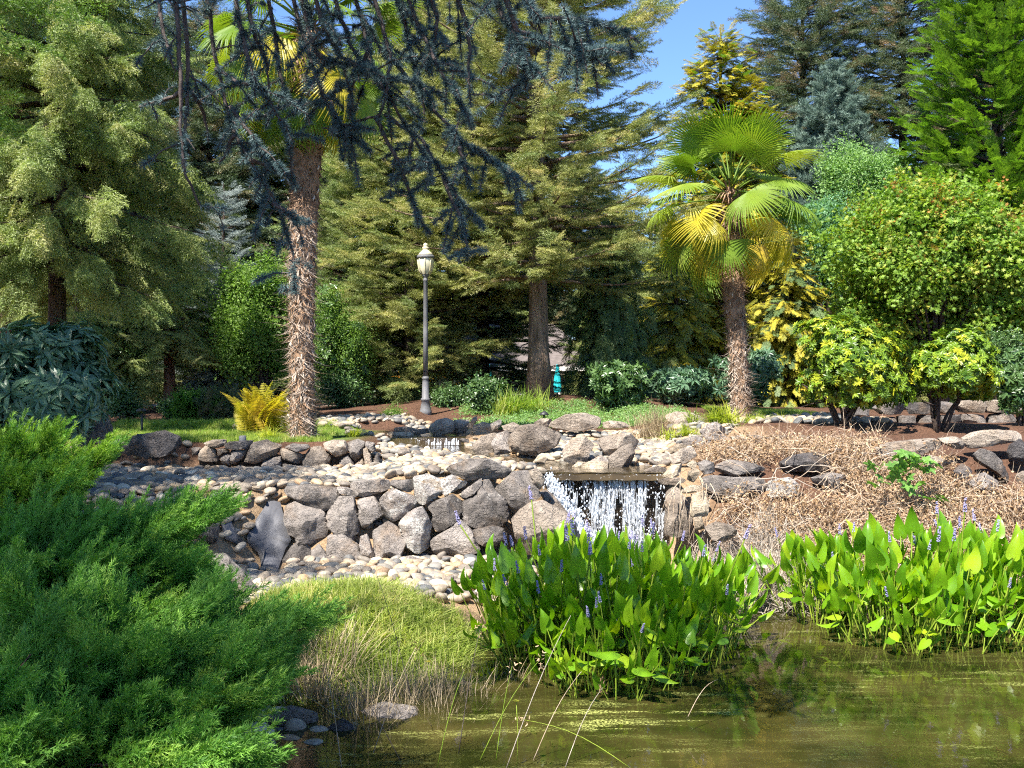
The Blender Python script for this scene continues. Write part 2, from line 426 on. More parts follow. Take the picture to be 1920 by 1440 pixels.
def ground_z(x, y):
    x = np.asarray(x, float); y = np.asarray(y, float)
    # lower level: pond bed and its banks
    shore = np.interp(x, [-9, -2.6, -1.2, -.5, .2, 1, 1.9, 2.4, 9], [6.4, 7.0, 7.15, 8.4, 10.0, 10.9, 10.9, 9.9, 9.7])
    low = np.clip((y - shore) * .14, -.45, .20)
    mound = .20 * np.exp(-(((x + 1.25) / .85) ** 2 + ((y - 8.1) / .8) ** 2))
    low = low + mound
    left = sstep(-x, 2.4, 4.6) * sstep(y, 1.0, 5.0)
    low = np.maximum(low, .05 + 0 * x) * left + low * (1 - left) + .45 * left * sstep(y, 3.0, 8.5)
    near = sstep(-y, -4.6, -2.2)                     # bank the camera stands on
    low = low * (1 - near) + .45 * near
    # upper level
    up = 1.09 + 0 * x
    up = up - .16 * sstep(-x, .9, 2.0) * (1 - sstep(y, 13.55, 13.85))
    up = up + .16 * sstep(-x, 1.7, 2.2) * sstep(y, 13.6, 13.9)
    up = up + .14 * sstep(x, 1.9, 3.0)
    up = up - .13 * (1 - sstep(stream_dist(x, y), .75, 1.25)) * (1 - sstep(x, 1.6, 2.2))
    up = up + .10 * sstep(y, 16.1, 16.5) * (1 - sstep(y, 17.5, 20))
    mnd = np.exp(-(((x - .9) / 3.2) ** 2 + ((y - 25.0) / 2.6) ** 2))
    up = up + .48 * mnd
    up = up + .10 * sstep(y, 18, 22) - 1.1 * sstep(y, 28, 44)
    s = np.clip((y - wall_line(x)) / wall_run(x), 0, 1)
    z = low * (1 - s) + up * s
    z = z + .02 * vnoise(np.stack([np.ravel(x) * 1.7, np.ravel(y) * 1.7, np.zeros(x.size)], 1), 3).reshape(x.shape)
    return z

def ground_hit(px, py):
    D = np.arange(5, 30, .02); d = Vector(((px - 960) / F, 1, -(py - HZ) / F)); z = HC + d.z * D
    k_ = np.argmax(z < ground_z(d.x * D, D)); return Vector((d.x * D[k_], D[k_], z[k_]))

def gz(x, y): return float(ground_z(np.array([x]), np.array([y]))[0])

def make_ground():
    xs = np.concatenate([np.linspace(-400, -16, 24), np.linspace(-15, -7, 26)[:-1], np.linspace(-7, 8, 151), np.linspace(8, 16, 26)[1:], np.linspace(17, 400, 24)])
    ys = np.concatenate([np.linspace(-60, 1.5, 14), np.linspace(2, 20, 170), np.linspace(20.4, 48, 60), np.linspace(52, 900, 24)])
    X, Y = np.meshgrid(xs, ys); Z = ground_z(X, Y)
    nx, ny = len(xs), len(ys)
    V = np.stack([X.ravel(), Y.ravel(), Z.ravel()], 1)
    i = np.arange(nx * ny).reshape(ny, nx)
    Fq = np.stack([i[:-1, :-1], i[:-1, 1:], i[1:, 1:], i[1:, :-1]], -1).reshape(-1, 4)
    me = bpy.data.meshes.new('ground'); me.from_pydata(V.tolist(), [], Fq.tolist()); me.materials.append(M['ground'])
    me.polygons.foreach_set('use_smooth', [True] * len(Fq))
    x, y = V[:, 0], V[:, 1]
    lawn = sstep(y, 14.0, 14.4) * (1 - sstep(y, 17.2, 18.0)) * sstep(-x, 2.0, 2.6) * sstep(x, -7.0, -6.4)
    lawn = np.maximum(lawn, sstep(y, 20.6, 21.0) * (1 - sstep(y, 22.8, 23.4)) * sstep(x, 4.2, 4.6) * (1 - sstep(x, 6.0, 6.6)))
    lawn = np.maximum(lawn, sstep(y, 30, 34))
    sand = (1 - sstep(y, 13.2, 13.8)) * sstep(y, 7.0, 8.6) * (1 - sstep(x, 2.0, 2.5)) + 0 * x
    sand = np.maximum(sand, sstep(y, 12.6, 13) * (1 - sstep(y, 16.8, 17.4)) * sstep(x, -1.9, -1.6) * (1 - sstep(x, 3.6, 4.4)) * .8)
    path = np.exp(-((y - 27.2 - .05 * x) / .7) ** 2) * sstep(-x, 1.4, 2.4)
    path = np.maximum(path, sstep(y, 36, 37))
    a = me.color_attributes.new('zone', 'FLOAT_COLOR', 'POINT')
    a.data.foreach_set('color', np.stack([lawn, sand, path, np.ones_like(x)], 1).astype(np.float32).ravel())
    o = obj('ground', me); tag(o, 'brown earth and lawn that slopes from the pond up to the trees', 'ground', kind='structure')
make_ground()

def sheet(name, mat, xs, ys, zf, label, cat):
    X, Y = np.meshgrid(xs, ys); Z = zf(X, Y); nx, ny = len(xs), len(ys)
    i = np.arange(nx * ny).reshape(ny, nx)
    Fq = np.stack([i[:-1, :-1], i[:-1, 1:], i[1:, 1:], i[1:, :-1]], -1).reshape(-1, 4)
    b = Buf(); b.add(np.stack([X.ravel(), Y.ravel(), Z.ravel()], 1), Fq)
    return tag(obj(name, b.mesh(name, mat)), label, cat, kind='structure')
sheet('pond_water', 'pond_water', np.linspace(-7, 26, 60), np.linspace(1.2, 11.7, 40), lambda X, Y: 0 * X, 'still greenish brown pond water with flecks of floating algae', 'pond')

def make_stream():
    b = Buf(); n = 40
    t = np.linspace(0, len(SP) - 1, n); P = np.stack([np.interp(t, range(len(SP)), SP[:, k]) for k in (0, 1)], 1)
    W = np.interp(t, range(len(SP)), SW); T = nrm(np.gradient(P, axis=0)); N = np.stack([-T[:, 1], T[:, 0]], 1)
    V = []
    for k in range(n):
        up = 1.055 if P[k, 1] < 16.15 else 1.165
        for s in np.linspace(-1.08, 1.08, 9):
            q = P[k] + N[k] * W[k] * s
            if k == 0: q[1] = 11.60
            V.append((q[0], q[1], up + .006 * math.sin(q[0] * 9 + q[1] * 7)))
    Fq = [(k * 9 + j, k * 9 + j + 1, (k + 1) * 9 + j + 1, (k + 1) * 9 + j) for k in range(n - 1) for j in range(8)]
    b.add(V, Fq)
    tag(obj('stream_water', b.mesh('stream_water', 'stream_water')), 'dark shallow stream running between boulders to the top of the waterfall', 'stream', kind='structure')
make_stream()

# ------------------------------------------------------------------ rocks
_ico = {}
def ico(sub):
    if sub not in _ico:
        import bmesh
        bm = bmesh.new(); bmesh.ops.create_icosphere(bm, subdivisions=sub, radius=1)
        V = np.array([v.co[:] for v in bm.verts]); Fs = [tuple(v.index for v in f.verts) for f in bm.faces]; bm.free()
        _ico[sub] = (V, Fs)
    return _ico[sub]

def rock_mesh(name, poly, thick, seed, mat, sub=4, e=.62, facets=13, rough=.04):
    """a solid boulder whose outline in its x-z plane is the polygon (metres about its centre)"""
    rng = np.random.default_rng(seed)
    P = np.asarray(poly, float); n = len(P)
    th = np.linspace(-math.pi, math.pi, 181)
    rr = np.zeros(181)
    for k, a in enumerate(th):
        d = np.array([math.cos(a), math.sin(a)]); best = 0
        for i in range(n):
            p, q = P[i], P[(i + 1) % n]; s = q - p
            den = d[0] * s[1] - d[1] * s[0]
            if abs(den) < 1e-9: continue
            t = (p[0] * s[1] - p[1] * s[0]) / den; u = (p[0] * d[1] - p[1] * d[0]) / den
            if t > 0 and -1e-6 <= u <= 1 + 1e-6: best = max(best, t)
        rr[k] = best
    rr[rr <= 0] = rr[rr > 0].mean()
    k3 = np.convolve(np.concatenate([rr[-4:-1], rr, rr[1:4]]), np.ones(3) / 3, 'same')[3:-3]
    rr = k3
    V, Fs = ico(sub)
    a = np.arctan2(V[:, 2], V[:, 0]); c = np.hypot(V[:, 0], V[:, 2]); s = V[:, 1]
    ph = np.arctan2(np.abs(s), c); rho = np.cos(ph) ** e; h = np.sin(ph) ** e
    r = np.interp(a, th, rr)
    Q = np.stack([r * rho * np.cos(a), np.sign(s) * h * thick, r * rho * np.sin(a)], 1)
    R = rr.mean()
    for _ in range(facets):
        nv = nrm(np.array([rng.normal(0, .62), -1.0, rng.normal(.12, .62)]))
        d = (Q @ nv); lim = d.max() * rng.uniform(.55, .86)
        Q = Q - np.maximum(0, d - lim)[:, None] * nv * .985
    N = nrm(Q / np.array([1, max(thick / R, .3), 1]))
    amp = R * rough
    Q = Q + N * (fbm(Q / R * 1.6 + seed, seed, 4) * amp)[:, None]
    st = np.sin((Q @ nrm(rng.normal(size=3) * [.5, .5, 1.2])) / R * 9 + 2 * vnoise(Q / R * 1.5, seed + 9))
    Q = Q + N * (np.sign(st) * np.abs(st) ** .4 * amp * .30)[:, None]
    Q = Q + N * (np.abs(vnoise(Q / R * 3.7 + seed * 1.3, seed + 5)) * -amp * .9)[:, None]
    b = Buf(); b.add(Q, Fs)
    me = b.mesh(name, mat); me.set_sharp_from_angle(angle=math.radians(26))
    return me

CROP = {'a': (360, 760, 5.3333), 'b': (400, 880, 5.3333), 'c': (700, 860, 4.8), 'd': (700, 760, 5.3333), 'e': (1000, 760, 5.3333),
        'g': (1240, 780, 5.3333), 'h': (1580, 780, 5.647), 'k': (1400, 730, 3.692), 'm': (120, 760, 3.0), 'n': (0, 500, 3.0), 'p': (0, 0, 1.0)}
_rs = [100]
def rock(name, crop, pts, D, mat='rock_grey', parent=None, thick=None, sub=4, label=None, group=None, e=.55, rough=.04, facets=13, grow=1.06):
    ox, oy, s = CROP[crop]
    P = np.array([(ox + x / s, oy + y / s) for x, y in pts])
    A = 0; cx = cy_ = 0
    for i in range(len(P)):
        p, q = P[i], P[(i + 1) % len(P)]; w = p[0] * q[1] - q[0] * p[1]; A += w; cx += (p[0] + q[0]) * w; cy_ += (p[1] + q[1]) * w
    cx /= 3 * A; cy_ /= 3 * A
    if callable(D): D = D(cy_)
    L = np.stack([(P[:, 0] - cx), -(P[:, 1] - cy_)], 1) / F * D * grow
    w, h = np.ptp(L[:, 0]), np.ptp(L[:, 1])
    th = thick or .42 * min(max(w, h), 2.2 * min(w, h))
    _rs[0] += 1
    me = rock_mesh(name, L, th, _rs[0], mat, sub, e, facets, rough)
    c = at(cx, cy_, D + th * .45)
    o = obj(name, me)
    if parent is not None:
        o.parent = parent; o.location = c - Vector(parent.location)
    else:
        o.location = c; tag(o, label, 'boulder', group)
    return o

# retaining wall below the pebble terrace
W1 = thing('boulder_wall', 'tall retaining wall of stacked grey boulders left of the waterfall', 'stone wall', at(760, 1070, 10.8))
d1 = lambda y: 10.55 + (1080 - y) / 170 * .42
for pts in ([(700, 190), (960, 165), (1230, 200), (1240, 260), (1160, 400), (1080, 410), (960, 340), (760, 290), (700, 240)],
            [(1370, 135), (1600, 110), (1770, 115), (1765, 195), (1520, 270), (1440, 250), (1380, 200)],
            [(1240, 180), (1330, 185), (1445, 235), (1430, 285), (1260, 235)],
            [(700, 380), (830, 330), (980, 370), (1090, 440), (1130, 590), (1100, 680), (950, 760), (900, 690), (770, 640), (720, 500)],
            [(1130, 450), (1240, 290), (1390, 280), (1420, 420), (1470, 520), (1430, 640), (1380, 720), (1230, 640), (1150, 560)],
            [(1440, 310), (1600, 280), (1710, 440), (1500, 590), (1460, 480)],
            [(660, 980), (740, 830), (810, 740), (960, 800), (980, 900), (920, 1000), (700, 1060)],
            [(970, 830), (1030, 755), (1120, 850), (1180, 990), (1170, 1080), (1080, 1060), (960, 960)],
            [(1130, 670), (1290, 680), (1430, 770), (1500, 890), (1535, 970), (1500, 1060), (1200, 1075), (1150, 900), (1140, 780)],
            [(1460, 690), (1530, 660), (1600, 850), (1610, 920), (1540, 970), (1490, 860)],
            [(1590, 640), (1740, 530), (1830, 600), (1910, 740), (1830, 960), (1640, 950), (1600, 800)],
            [(800, 700), (900, 690), (940, 750), (860, 760)]):
    rock('stone', 'b', pts, d1, 'rock_grey', W1, grow=1.10)
for pts, mt in (([(160, 200), (360, 190), (370, 270), (320, 300), (170, 250)], 'rock_grey'),
            ([(360, 170), (480, 145), (600, 190), (610, 310), (520, 380), (420, 410), (380, 380), (365, 280)], 'rock_lichen'),
            ([(610, 190), (700, 150), (840, 215), (820, 250), (650, 320), (610, 300)], 'rock_lichen'),
            ([(60, 370), (170, 270), (350, 340), (380, 390), (300, 500), (170, 570), (80, 510)], 'rock_lichen'),
            ([(230, 600), (310, 500), (430, 445), (500, 560), (515, 620), (490, 680), (510, 790), (420, 850), (290, 800), (260, 690)], 'rock_lichen'),
            ([(480, 430), (700, 330), (790, 380), (800, 470), (720, 580), (590, 655), (520, 600), (540, 520)], 'rock_grey'),
            ([(800, 300), (970, 180), (975, 240), (900, 320), (830, 355), (790, 350)], 'rock_grey'),
            ([(800, 400), (930, 320), (980, 200), (1040, 190), (1100, 310), (1190, 380), (1215, 540), (1140, 605), (920, 610), (830, 570), (805, 480)], 'rock_grey'),
            ([(530, 740), (780, 570), (870, 650), (950, 830), (870, 860), (560, 870), (520, 800)], 'rock_grey'),
            ([(880, 660), (1060, 615), (1170, 640), (1205, 710), (1120, 780), (990, 780), (920, 740)], 'rock_grey'),
            ([(1100, 280), (1250, 130), (1400, 110), (1460, 230), (1500, 330), (1400, 400), (1270, 470), (1210, 400)], 'rock_grey'),
            ([(640, 90), (860, 10), (1030, 10), (1230, 100), (1200, 160), (1060, 195), (850, 190), (700, 130)], 'rock_grey'),
            ([(1400, 110), (1480, 95), (1550, 190), (1500, 280), (1450, 240)], 'rock_tan'),
            ([(230, 900), (330, 880), (440, 920), (420, 970), (230, 965)], 'rock_grey')):
    rock('stone', 'c', pts, d1, mt, W1, grow=1.10)
rock('boulder', 'c', [(1250, 560), (1380, 440), (1520, 385), (1700, 480), (1810, 550), (1830, 660), (1880, 720), (1840, 860), (1350, 860), (1280, 700)], 10.55, 'rock_tan', thick=.38, sub=5,
     label='big flat-topped boulder at the left foot of the waterfall')
rock('boulder', 'c', [(1480, 300), (1590, 300), (1760, 500), (1900, 700), (1700, 700), (1560, 420)], 11.1, 'rock_tan', thick=.3, label='narrow slanting rock that the white water runs down')

# low wall under the left palm
W2 = thing('low_stone_wall', 'low wall of stacked brown stones in front of the tall left palm', 'stone wall', at(540, 882, 13.6))
for pts in ([(50, 550), (60, 470), (130, 395), (220, 440), (255, 560), (150, 560)], [(75, 390), (180, 350), (320, 340), (330, 400), (240, 430), (150, 400)],
            [(310, 370), (480, 360), (600, 350), (580, 420), (530, 440), (350, 435)], [(245, 440), (320, 430), (370, 470), (290, 490), (260, 515)],
            [(270, 530), (320, 490), (385, 500), (380, 600), (300, 580)], [(370, 450), (545, 450), (490, 540), (410, 595), (380, 570)],
            [(500, 560), (600, 370), (740, 345), (800, 380), (900, 400), (860, 430), (850, 490), (760, 530), (650, 585)],
            [(650, 585), (780, 535), (880, 510), (885, 670), (760, 660), (740, 600)], [(860, 440), (900, 430), (1050, 470), (1110, 510), (1100, 600), (1000, 570), (890, 530)],
            [(900, 420), (1000, 385), (1200, 400), (1110, 465), (1040, 460)], [(1110, 530), (1180, 420), (1270, 405), (1380, 500), (1370, 580), (1290, 685), (1130, 660), (1100, 590)],
            [(1270, 390), (1400, 350), (1520, 350), (1570, 470), (1440, 520), (1390, 480)], [(1540, 380), (1650, 340), (1730, 370), (1700, 500), (1630, 580), (1590, 510)],
            [(1730, 360), (1820, 380), (1830, 470), (1780, 460), (1740, 400)], [(1710, 420), (1760, 410), (1800, 560), (1790, 630), (1740, 620)],
            [(1630, 590), (1700, 530), (1730, 620), (1660, 640)], [(1810, 550), (1850, 470), (1885, 600), (1820, 600)], [(890, 590), (1050, 600), (1060, 660), (900, 680)],
            [(1470, 540), (1560, 500), (1620, 600), (1560, 650), (1480, 620)], [(0, 420), (70, 430), (50, 500), (0, 500)]):
    rock('stone', 'a', pts, 13.42, 'rock_tan' if random.random() < .35 else 'rock_grey', W2, sub=3, thick=.17, e=.5)

B = 'boulder'
GRP_S = 'boulders along the upper stream'
for crop, D, mat, label, pts in (
    ('a', 16.3, 'rock_tan', 'small pale rock peeking out left of the golden fern', [(365, 240), (420, 185), (480, 220), (470, 300), (400, 280)]),
    ('a', 16.4, 'rock_tan', 'grey rock half hidden behind the golden fern beside the palm trunk', [(810, 180), (900, 110), (1040, 120), (1040, 260), (900, 270), (830, 260)]),
    ('a', 16.5, 'rock_pale', 'pale flat rock just right of the left palm trunk', [(1325, 210), (1450, 170), (1580, 190), (1590, 240), (1400, 270), (1340, 260)]),
    ('m', 12.9, 'rock_dark', 'large dark slanted boulder lying at the left end of the pebble terrace', [(270, 250), (400, 170), (540, 145), (640, 185), (630, 235), (580, 280), (470, 300), (310, 275)]),  # tree shade on this boulder is put into its dark stone colour
    ('n', 11.6, 'rock_grey', 'shaded boulder under the dark rhododendron on the far left', [(420, 950), (500, 890), (590, 850), (615, 920), (600, 960), (500, 1000), (400, 1020)]),
    ('d', 16.9, 'rock_tan', 'rounded boulder with yellow moss beside the foot of the lamp post', [(555, 220), (620, 150), (720, 130), (800, 160), (810, 260), (700, 295), (600, 300)]),
    ('d', 17.1, 'rock_tan', 'round grey boulder right of the mossy one by the lamp', [(790, 160), (870, 140), (960, 150), (940, 240), (870, 290), (800, 270)]),
    ('d', 16.6, 'rock_pale', 'pale low rock above the stream, third from the lamp post', [(930, 260), (1000, 200), (1100, 170), (1190, 190), (1200, 270), (1100, 305), (930, 300)]),
    ('d', 16.4, 'rock_tan', 'small pointed rock leaning above the stream boulders', [(930, 220), (1000, 120), (1040, 110), (1030, 160), (980, 230)]),
    ('d', 16.2, 'rock_grey', 'small dark tilted rock beside the pale low rock', [(1170, 190), (1280, 130), (1280, 190), (1230, 260), (1190, 260)]),
    ('d', 15.8, 'rock_tan', 'brown rock wedged behind the largest stream boulder', [(1280, 210), (1400, 170), (1480, 210), (1420, 260), (1330, 270)]),
    ('d', 13.9, 'rock_tan', 'wedge-shaped boulder with a lit left slope by the stream', [(980, 400), (1100, 310), (1250, 255), (1220, 370), (1240, 460), (1040, 500), (1000, 450)]),
    ('d', 13.8, 'rock_grey', 'cracked boulder touching the left side of the largest stream boulder', [(1180, 390), (1230, 290), (1340, 250), (1390, 330), (1360, 400), (1370, 480), (1220, 490)]),
    ('d', 13.5, 'rock_tan', 'largest stream boulder, broad and tan with an overhanging underside', [(1370, 300), (1480, 210), (1600, 190), (1750, 230), (1870, 290), (1850, 390), (1720, 470), (1590, 510), (1400, 465), (1350, 380)]),
    ('d', 16.6, 'rock_pale', 'flat pale slab at the top of the small upper cascade', [(90, 315), (170, 265), (370, 270), (420, 310), (330, 335), (100, 335)]),
    ('d', 17.3, 'rock_tan', 'flat orange-mossed slab behind the pale slab near the lamp', [(200, 225), (330, 215), (460, 240), (470, 290), (380, 305), (220, 260)]),
    ('d', 17.0, 'rock_tan', 'small brown rock touching the foot of the lamp post', [(455, 240), (540, 230), (560, 275), (470, 290)]),
    ('d', 15.6, 'rock_grey', 'thin grey stone lying in the middle of the upper stream', [(840, 345), (890, 330), (950, 335), (960, 370), (880, 372)]),
    ('d', 12.85, 'rock_pale', 'tan block at the water edge below the largest boulder', [(1600, 565), (1660, 500), (1745, 530), (1700, 595), (1620, 595)]),
    ('e', 17.3, 'rock_tan', 'low brown rock left of the broad back boulder', [(0, 180), (80, 130), (190, 140), (150, 220), (30, 220)]),
    ('e', 16.3, 'rock_tan', 'broad brown boulder in front of the green ground cover', [(140, 200), (330, 90), (480, 75), (680, 120), (670, 220), (420, 260), (270, 240)]),
    ('e', 12.75, 'rock_tan', 'upright rounded boulder at the stream right of the largest boulder', [(300, 450), (370, 350), (520, 310), (610, 400), (560, 480), (540, 570), (400, 590), (310, 550)]),
    ('e', 13.0, 'rock_tan', 'wide upper boulder sloping above the waterfall pool', [(660, 340), (780, 300), (960, 275), (1060, 360), (1020, 450), (800, 510), (740, 510), (670, 410)]),
    ('e', 12.35, 'rock_tan', 'tall rough boulder standing at the back of the waterfall lip', [(760, 520), (870, 430), (990, 375), (1020, 470), (980, 600), (910, 665), (770, 660)]),
    ('e', 12.55, 'rock_grey', 'grey humped rock between two big boulders above the pool', [(570, 560), (680, 500), (750, 540), (765, 610), (600, 590)]),
    ('e', 12.15, 'rock_pale', 'yellowish flat rock at the pool edge below the humped rock', [(470, 630), (560, 560), (755, 570), (745, 665), (550, 670)]),
    ('e', 12.4, 'rock_pale', 'small tan rock left of the yellowish flat one', [(380, 620), (450, 565), (540, 570), (500, 635)]),
    ('e', 11.95, 'rock_pale', 'small pale rock standing in the pool above the waterfall', [(165, 640), (230, 612), (325, 650), (295, 690), (180, 675)]),
    ('e', 11.9, 'rock_tan', 'grey-brown rock among dry vines right of the pool', [(1360, 520), (1500, 430), (1620, 420), (1640, 510), (1500, 580), (1390, 580)]),
    ('e', 12.3, 'rock_pale', 'bleached rounded rock at the edge of the pebbles right of the pool', [(1350, 450), (1450, 385), (1545, 405), (1500, 470), (1380, 490)]),
    ('e', 11.75, 'rock_tan', 'flat reddish rock at the right end of the waterfall lip', [(1110, 650), (1250, 605), (1360, 640), (1290, 705), (1130, 695)]),
    ('e', 11.3, 'rock_pale', 'pale wedge rock above the right side of the waterfall', [(1290, 710), (1390, 600), (1500, 585), (1470, 700), (1380, 735)]),
    ('e', 11.25, 'rock_pale', 'little pale stone topmost beside the waterfall, under dry stems', [(1530, 595), (1600, 550), (1645, 580), (1595, 645)]),
    ('e', 11.15, 'rock_pale', 'pale upright stone right of the pale wedge rock', [(1555, 660), (1630, 625), (1670, 670), (1610, 770), (1540, 750)]),
    ('e', 11.25, 'rock_tan', 'long thin slab jutting out right of the waterfall', [(1240, 745), (1400, 722), (1505, 728), (1530, 768), (1400, 795), (1270, 785)]),
    ('e', 17.4, 'rock_tan', 'smooth wide boulder behind the dry grass tuft near the right palm', [(1320, 100), (1450, 65), (1600, 80), (1720, 130), (1700, 180), (1560, 220), (1370, 190)]),
    ('e', 14.4, 'rock_grey', 'grey boulder in front of the grass at the right palm', [(1670, 270), (1740, 200), (1830, 170), (1930, 240), (1920, 330), (1740, 350)]),
    ('e', 13.0, 'rock_grey', 'small square grey rock at the end of the low vine-covered wall', [(1485, 345), (1600, 308), (1695, 330), (1690, 395), (1510, 400)]),
    ('e', 11.0, 'rock_tan', 'tall wet tan rock flanking the right side of the waterfall', [(1330, 1300), (1335, 900), (1430, 800), (1490, 870), (1580, 1020), (1590, 1300)]),
    ('e', 10.9, 'rock_pale', 'flat pale stone under the thin slab right of the waterfall', [(1470, 860), (1580, 800), (1710, 805), (1670, 865), (1500, 885)]),
    ('e', 10.85, 'rock_pale', 'pale knobby stone second below the thin slab', [(1600, 905), (1700, 855), (1750, 900), (1690, 960), (1620, 960)]),
    ('e', 16.9, 'rock_tan', 'row-end brown rock left of the dry grass tuft', [(680, 175), (780, 155), (960, 175), (980, 220), (700, 230)]),
    ('g', 10.8, 'rock_pale', 'pale blocky stone right of the tall wet rock', [(310, 790), (450, 755), (480, 880), (460, 1000), (300, 1010)]),
    ('g', 10.6, 'rock_pale', 'narrow pale stone low beside the waterfall', [(325, 1020), (410, 1005), (430, 1130), (350, 1150)]),
    ('g', 10.4, 'rock_tan', 'brown rounded rock half buried in dry vines near the pond', [(440, 1120), (560, 1065), (720, 1105), (770, 1200), (640, 1260), (500, 1225)]),
    ('p', 8.7, 'rock_grey', 'dark boulder under the juniper tips at the pebble beach', [(345, 1070), (375, 1045), (410, 1040), (440, 1072), (475, 1108), (480, 1145), (420, 1165), (350, 1150)]),
    ('p', 8.0, 'rock_tan', 'tan slab at the edge of the soft grass below the pebble beach', [(520, 1165), (560, 1150), (620, 1152), (665, 1175), (690, 1200), (640, 1235), (540, 1240)]),
    ('p', 7.3, 'rock_tan', 'low tan rock at the water under the soft grass', [(640, 1285), (690, 1262), (730, 1275), (745, 1305), (660, 1320)]),
    ('p', 6.45, 'rock_grey', 'wet grey stone in the shallow water at the bottom', [(660, 1345), (715, 1325), (780, 1335), (790, 1375), (680, 1380)]),
    ('p', 6.3, 'rock_tan', 'pinkish stone among weeds beside the juniper at the bottom', [(490, 1350), (540, 1330), (590, 1345), (600, 1400), (500, 1410)]),
    ('p', 6.2, 'rock_dark', 'dark wet stone in shallow water right of the pinkish stone', [(600, 1375), (640, 1352), (672, 1372), (665, 1405), (610, 1405)]),
    ('p', 10.2, 'rock_grey', 'small grey stone at the left edge of the black liner', [(375, 985), (395, 975), (408, 990), (405, 1018), (385, 1022)]),
):
    big = mat in ('rock_tan',) and D < 13.8
    rock(B, crop, pts, D, mat, label=label, sub=4, group=None)

# vine-covered wall on the right bank
dbank = lambda y: 8.977 / (.658 + (y - 700) / 1900) - .18
W3 = thing('vine_covered_wall', 'rough wall of dark stones showing through dry vines on the right bank', 'stone wall', at(1600, 930, 11.4))
for crop, mt, pts in (('g', 'rock_grey', [(370, 470), (440, 440), (530, 470), (540, 560), (430, 580), (390, 540)]), ('g', 'rock_grey', [(545, 500), (700, 440), (900, 470), (1050, 520), (1050, 570), (880, 560), (700, 600), (560, 560)]),
    ('g', 'rock_grey', [(370, 640), (500, 600), (760, 620), (1060, 620), (1070, 740), (1010, 770), (700, 800), (540, 790), (400, 700)]),
    ('g', 'rock_dark', [(1190, 480), (1330, 400), (1500, 370), (1700, 380), (1750, 470), (1600, 550), (1400, 560), (1250, 550)]),
    ('g', 'rock_lichen', [(1080, 660), (1300, 620), (1400, 700), (1300, 830), (1100, 880), (1070, 780)]),
    ('g', 'rock_grey', [(1510, 630), (1700, 570), (1900, 600), (1900, 720), (1700, 740), (1550, 680)]),
    ('h', 'rock_tan', [(370, 340), (500, 290), (750, 260), (1000, 240), (1090, 300), (1080, 340), (850, 400), (700, 430), (500, 470), (410, 420)]),
    ('h', 'rock_tan', [(1010, 240), (1200, 220), (1330, 290), (1320, 350), (1200, 350), (1080, 290)]),
    ('h', 'rock_tan', [(1280, 250), (1400, 180), (1600, 150), (1850, 160), (1940, 210), (1900, 260), (1700, 290), (1500, 330), (1380, 350), (1330, 330)]),
    ('h', 'rock_tan', [(820, 480), (950, 420), (1100, 470), (1200, 480), (1120, 520), (920, 540)]),
    ('h', 'rock_grey', [(1410, 420), (1500, 345), (1620, 400), (1780, 620), (1760, 680), (1650, 620), (1500, 520), (1440, 480)]),
    ('h', 'rock_dark', [(1770, 390), (1800, 310), (1920, 230), (1990, 400), (1940, 540), (1800, 500)]),
    ('h', 'rock_dark', [(1180, 600), (1280, 500), (1390, 590), (1300, 690), (1200, 650)]),
    ('h', 'rock_grey', [(1350, 720), (1420, 630), (1540, 600), (1670, 700), (1640, 760), (1450, 790)]),
    ('h', 'rock_tan', [(1850, 620), (1930, 580), (2000, 640), (1960, 720), (1860, 700)])):
    rock('stone', crop, pts, lambda y, o=(.30 if crop == 'h' else .16): dbank(y) - o, mt, W3, sub=4)
W4 = thing('planter_wall', 'low rubble wall holding up the bed at the right palm', 'stone wall', at(1400, 840, 13.6))
for pts in ([(410, 230), (480, 190), (560, 180), (700, 200), (640, 235), (480, 245)], [(680, 215), (820, 190), (845, 222), (720, 235)], [(850, 190), (1000, 198), (1012, 232), (900, 225)],
            [(1040, 215), (1250, 190), (1262, 235), (1120, 250)], [(900, 230), (1000, 225), (1020, 290), (960, 308), (900, 282)], [(620, 240), (705, 232), (685, 315), (610, 302)],
            [(1020, 240), (1130, 260), (1122, 342), (1030, 325)], [(1140, 262), (1290, 255), (1275, 325), (1150, 325)], [(1380, 200), (1470, 195), (1490, 232), (1410, 244)],
            [(820, 232), (885, 240), (892, 325), (830, 305)], [(410, 255), (500, 245), (600, 300), (500, 330), (420, 310)], [(700, 320), (820, 310), (880, 370), (740, 380)], [(890, 320), (1010, 310), (1020, 370), (900, 375)]):
    rock('stone', 'g', pts, 13.7, 'rock_tan' if random.random() < .6 else 'rock_grey', W4, sub=3, thick=.16, e=.45)

def masonry(root, x0, x1, top, bot, D, rows, mats, seed, slope=0.0):
    """roughly coursed stones, each its own mesh"""
    rng = np.random.default_rng(seed)
    for r in range(rows):
        y1 = bot + (top - bot) * (r + 1) / rows; y0 = bot + (top - bot) * r / rows
        x = x0 + rng.uniform(-10, 0)
        while x < x1:
            w = rng.uniform(30, 72)
            j = lambda: rng.uniform(-2.6, 2.6)
            o = slope * (x - x0)
            pts = [(x + 1 + j(), y0 - 1 + j() + o), (x + w * .5, y0 - 1 + j() * .6 + o), (x + w - 1 + j(), y0 - 1 + j() + o), (x + w - 1 + j(), y1 + 1 + j() + o), (x + w * .5, y1 + 1 + j() * .6 + o), (x + 1 + j(), y1 + 1 + j() + o)]
            rock('stone', 'p', pts, D, mats[rng.integers(len(mats))], root, thick=.16, sub=2, e=.35, facets=3, rough=.035, grow=1.0)
            x += w
W5 = thing('back_stone_wall', 'fitted grey and tan stone wall behind the right rhododendrons', 'stone wall', at(1750, 820, 19.0))
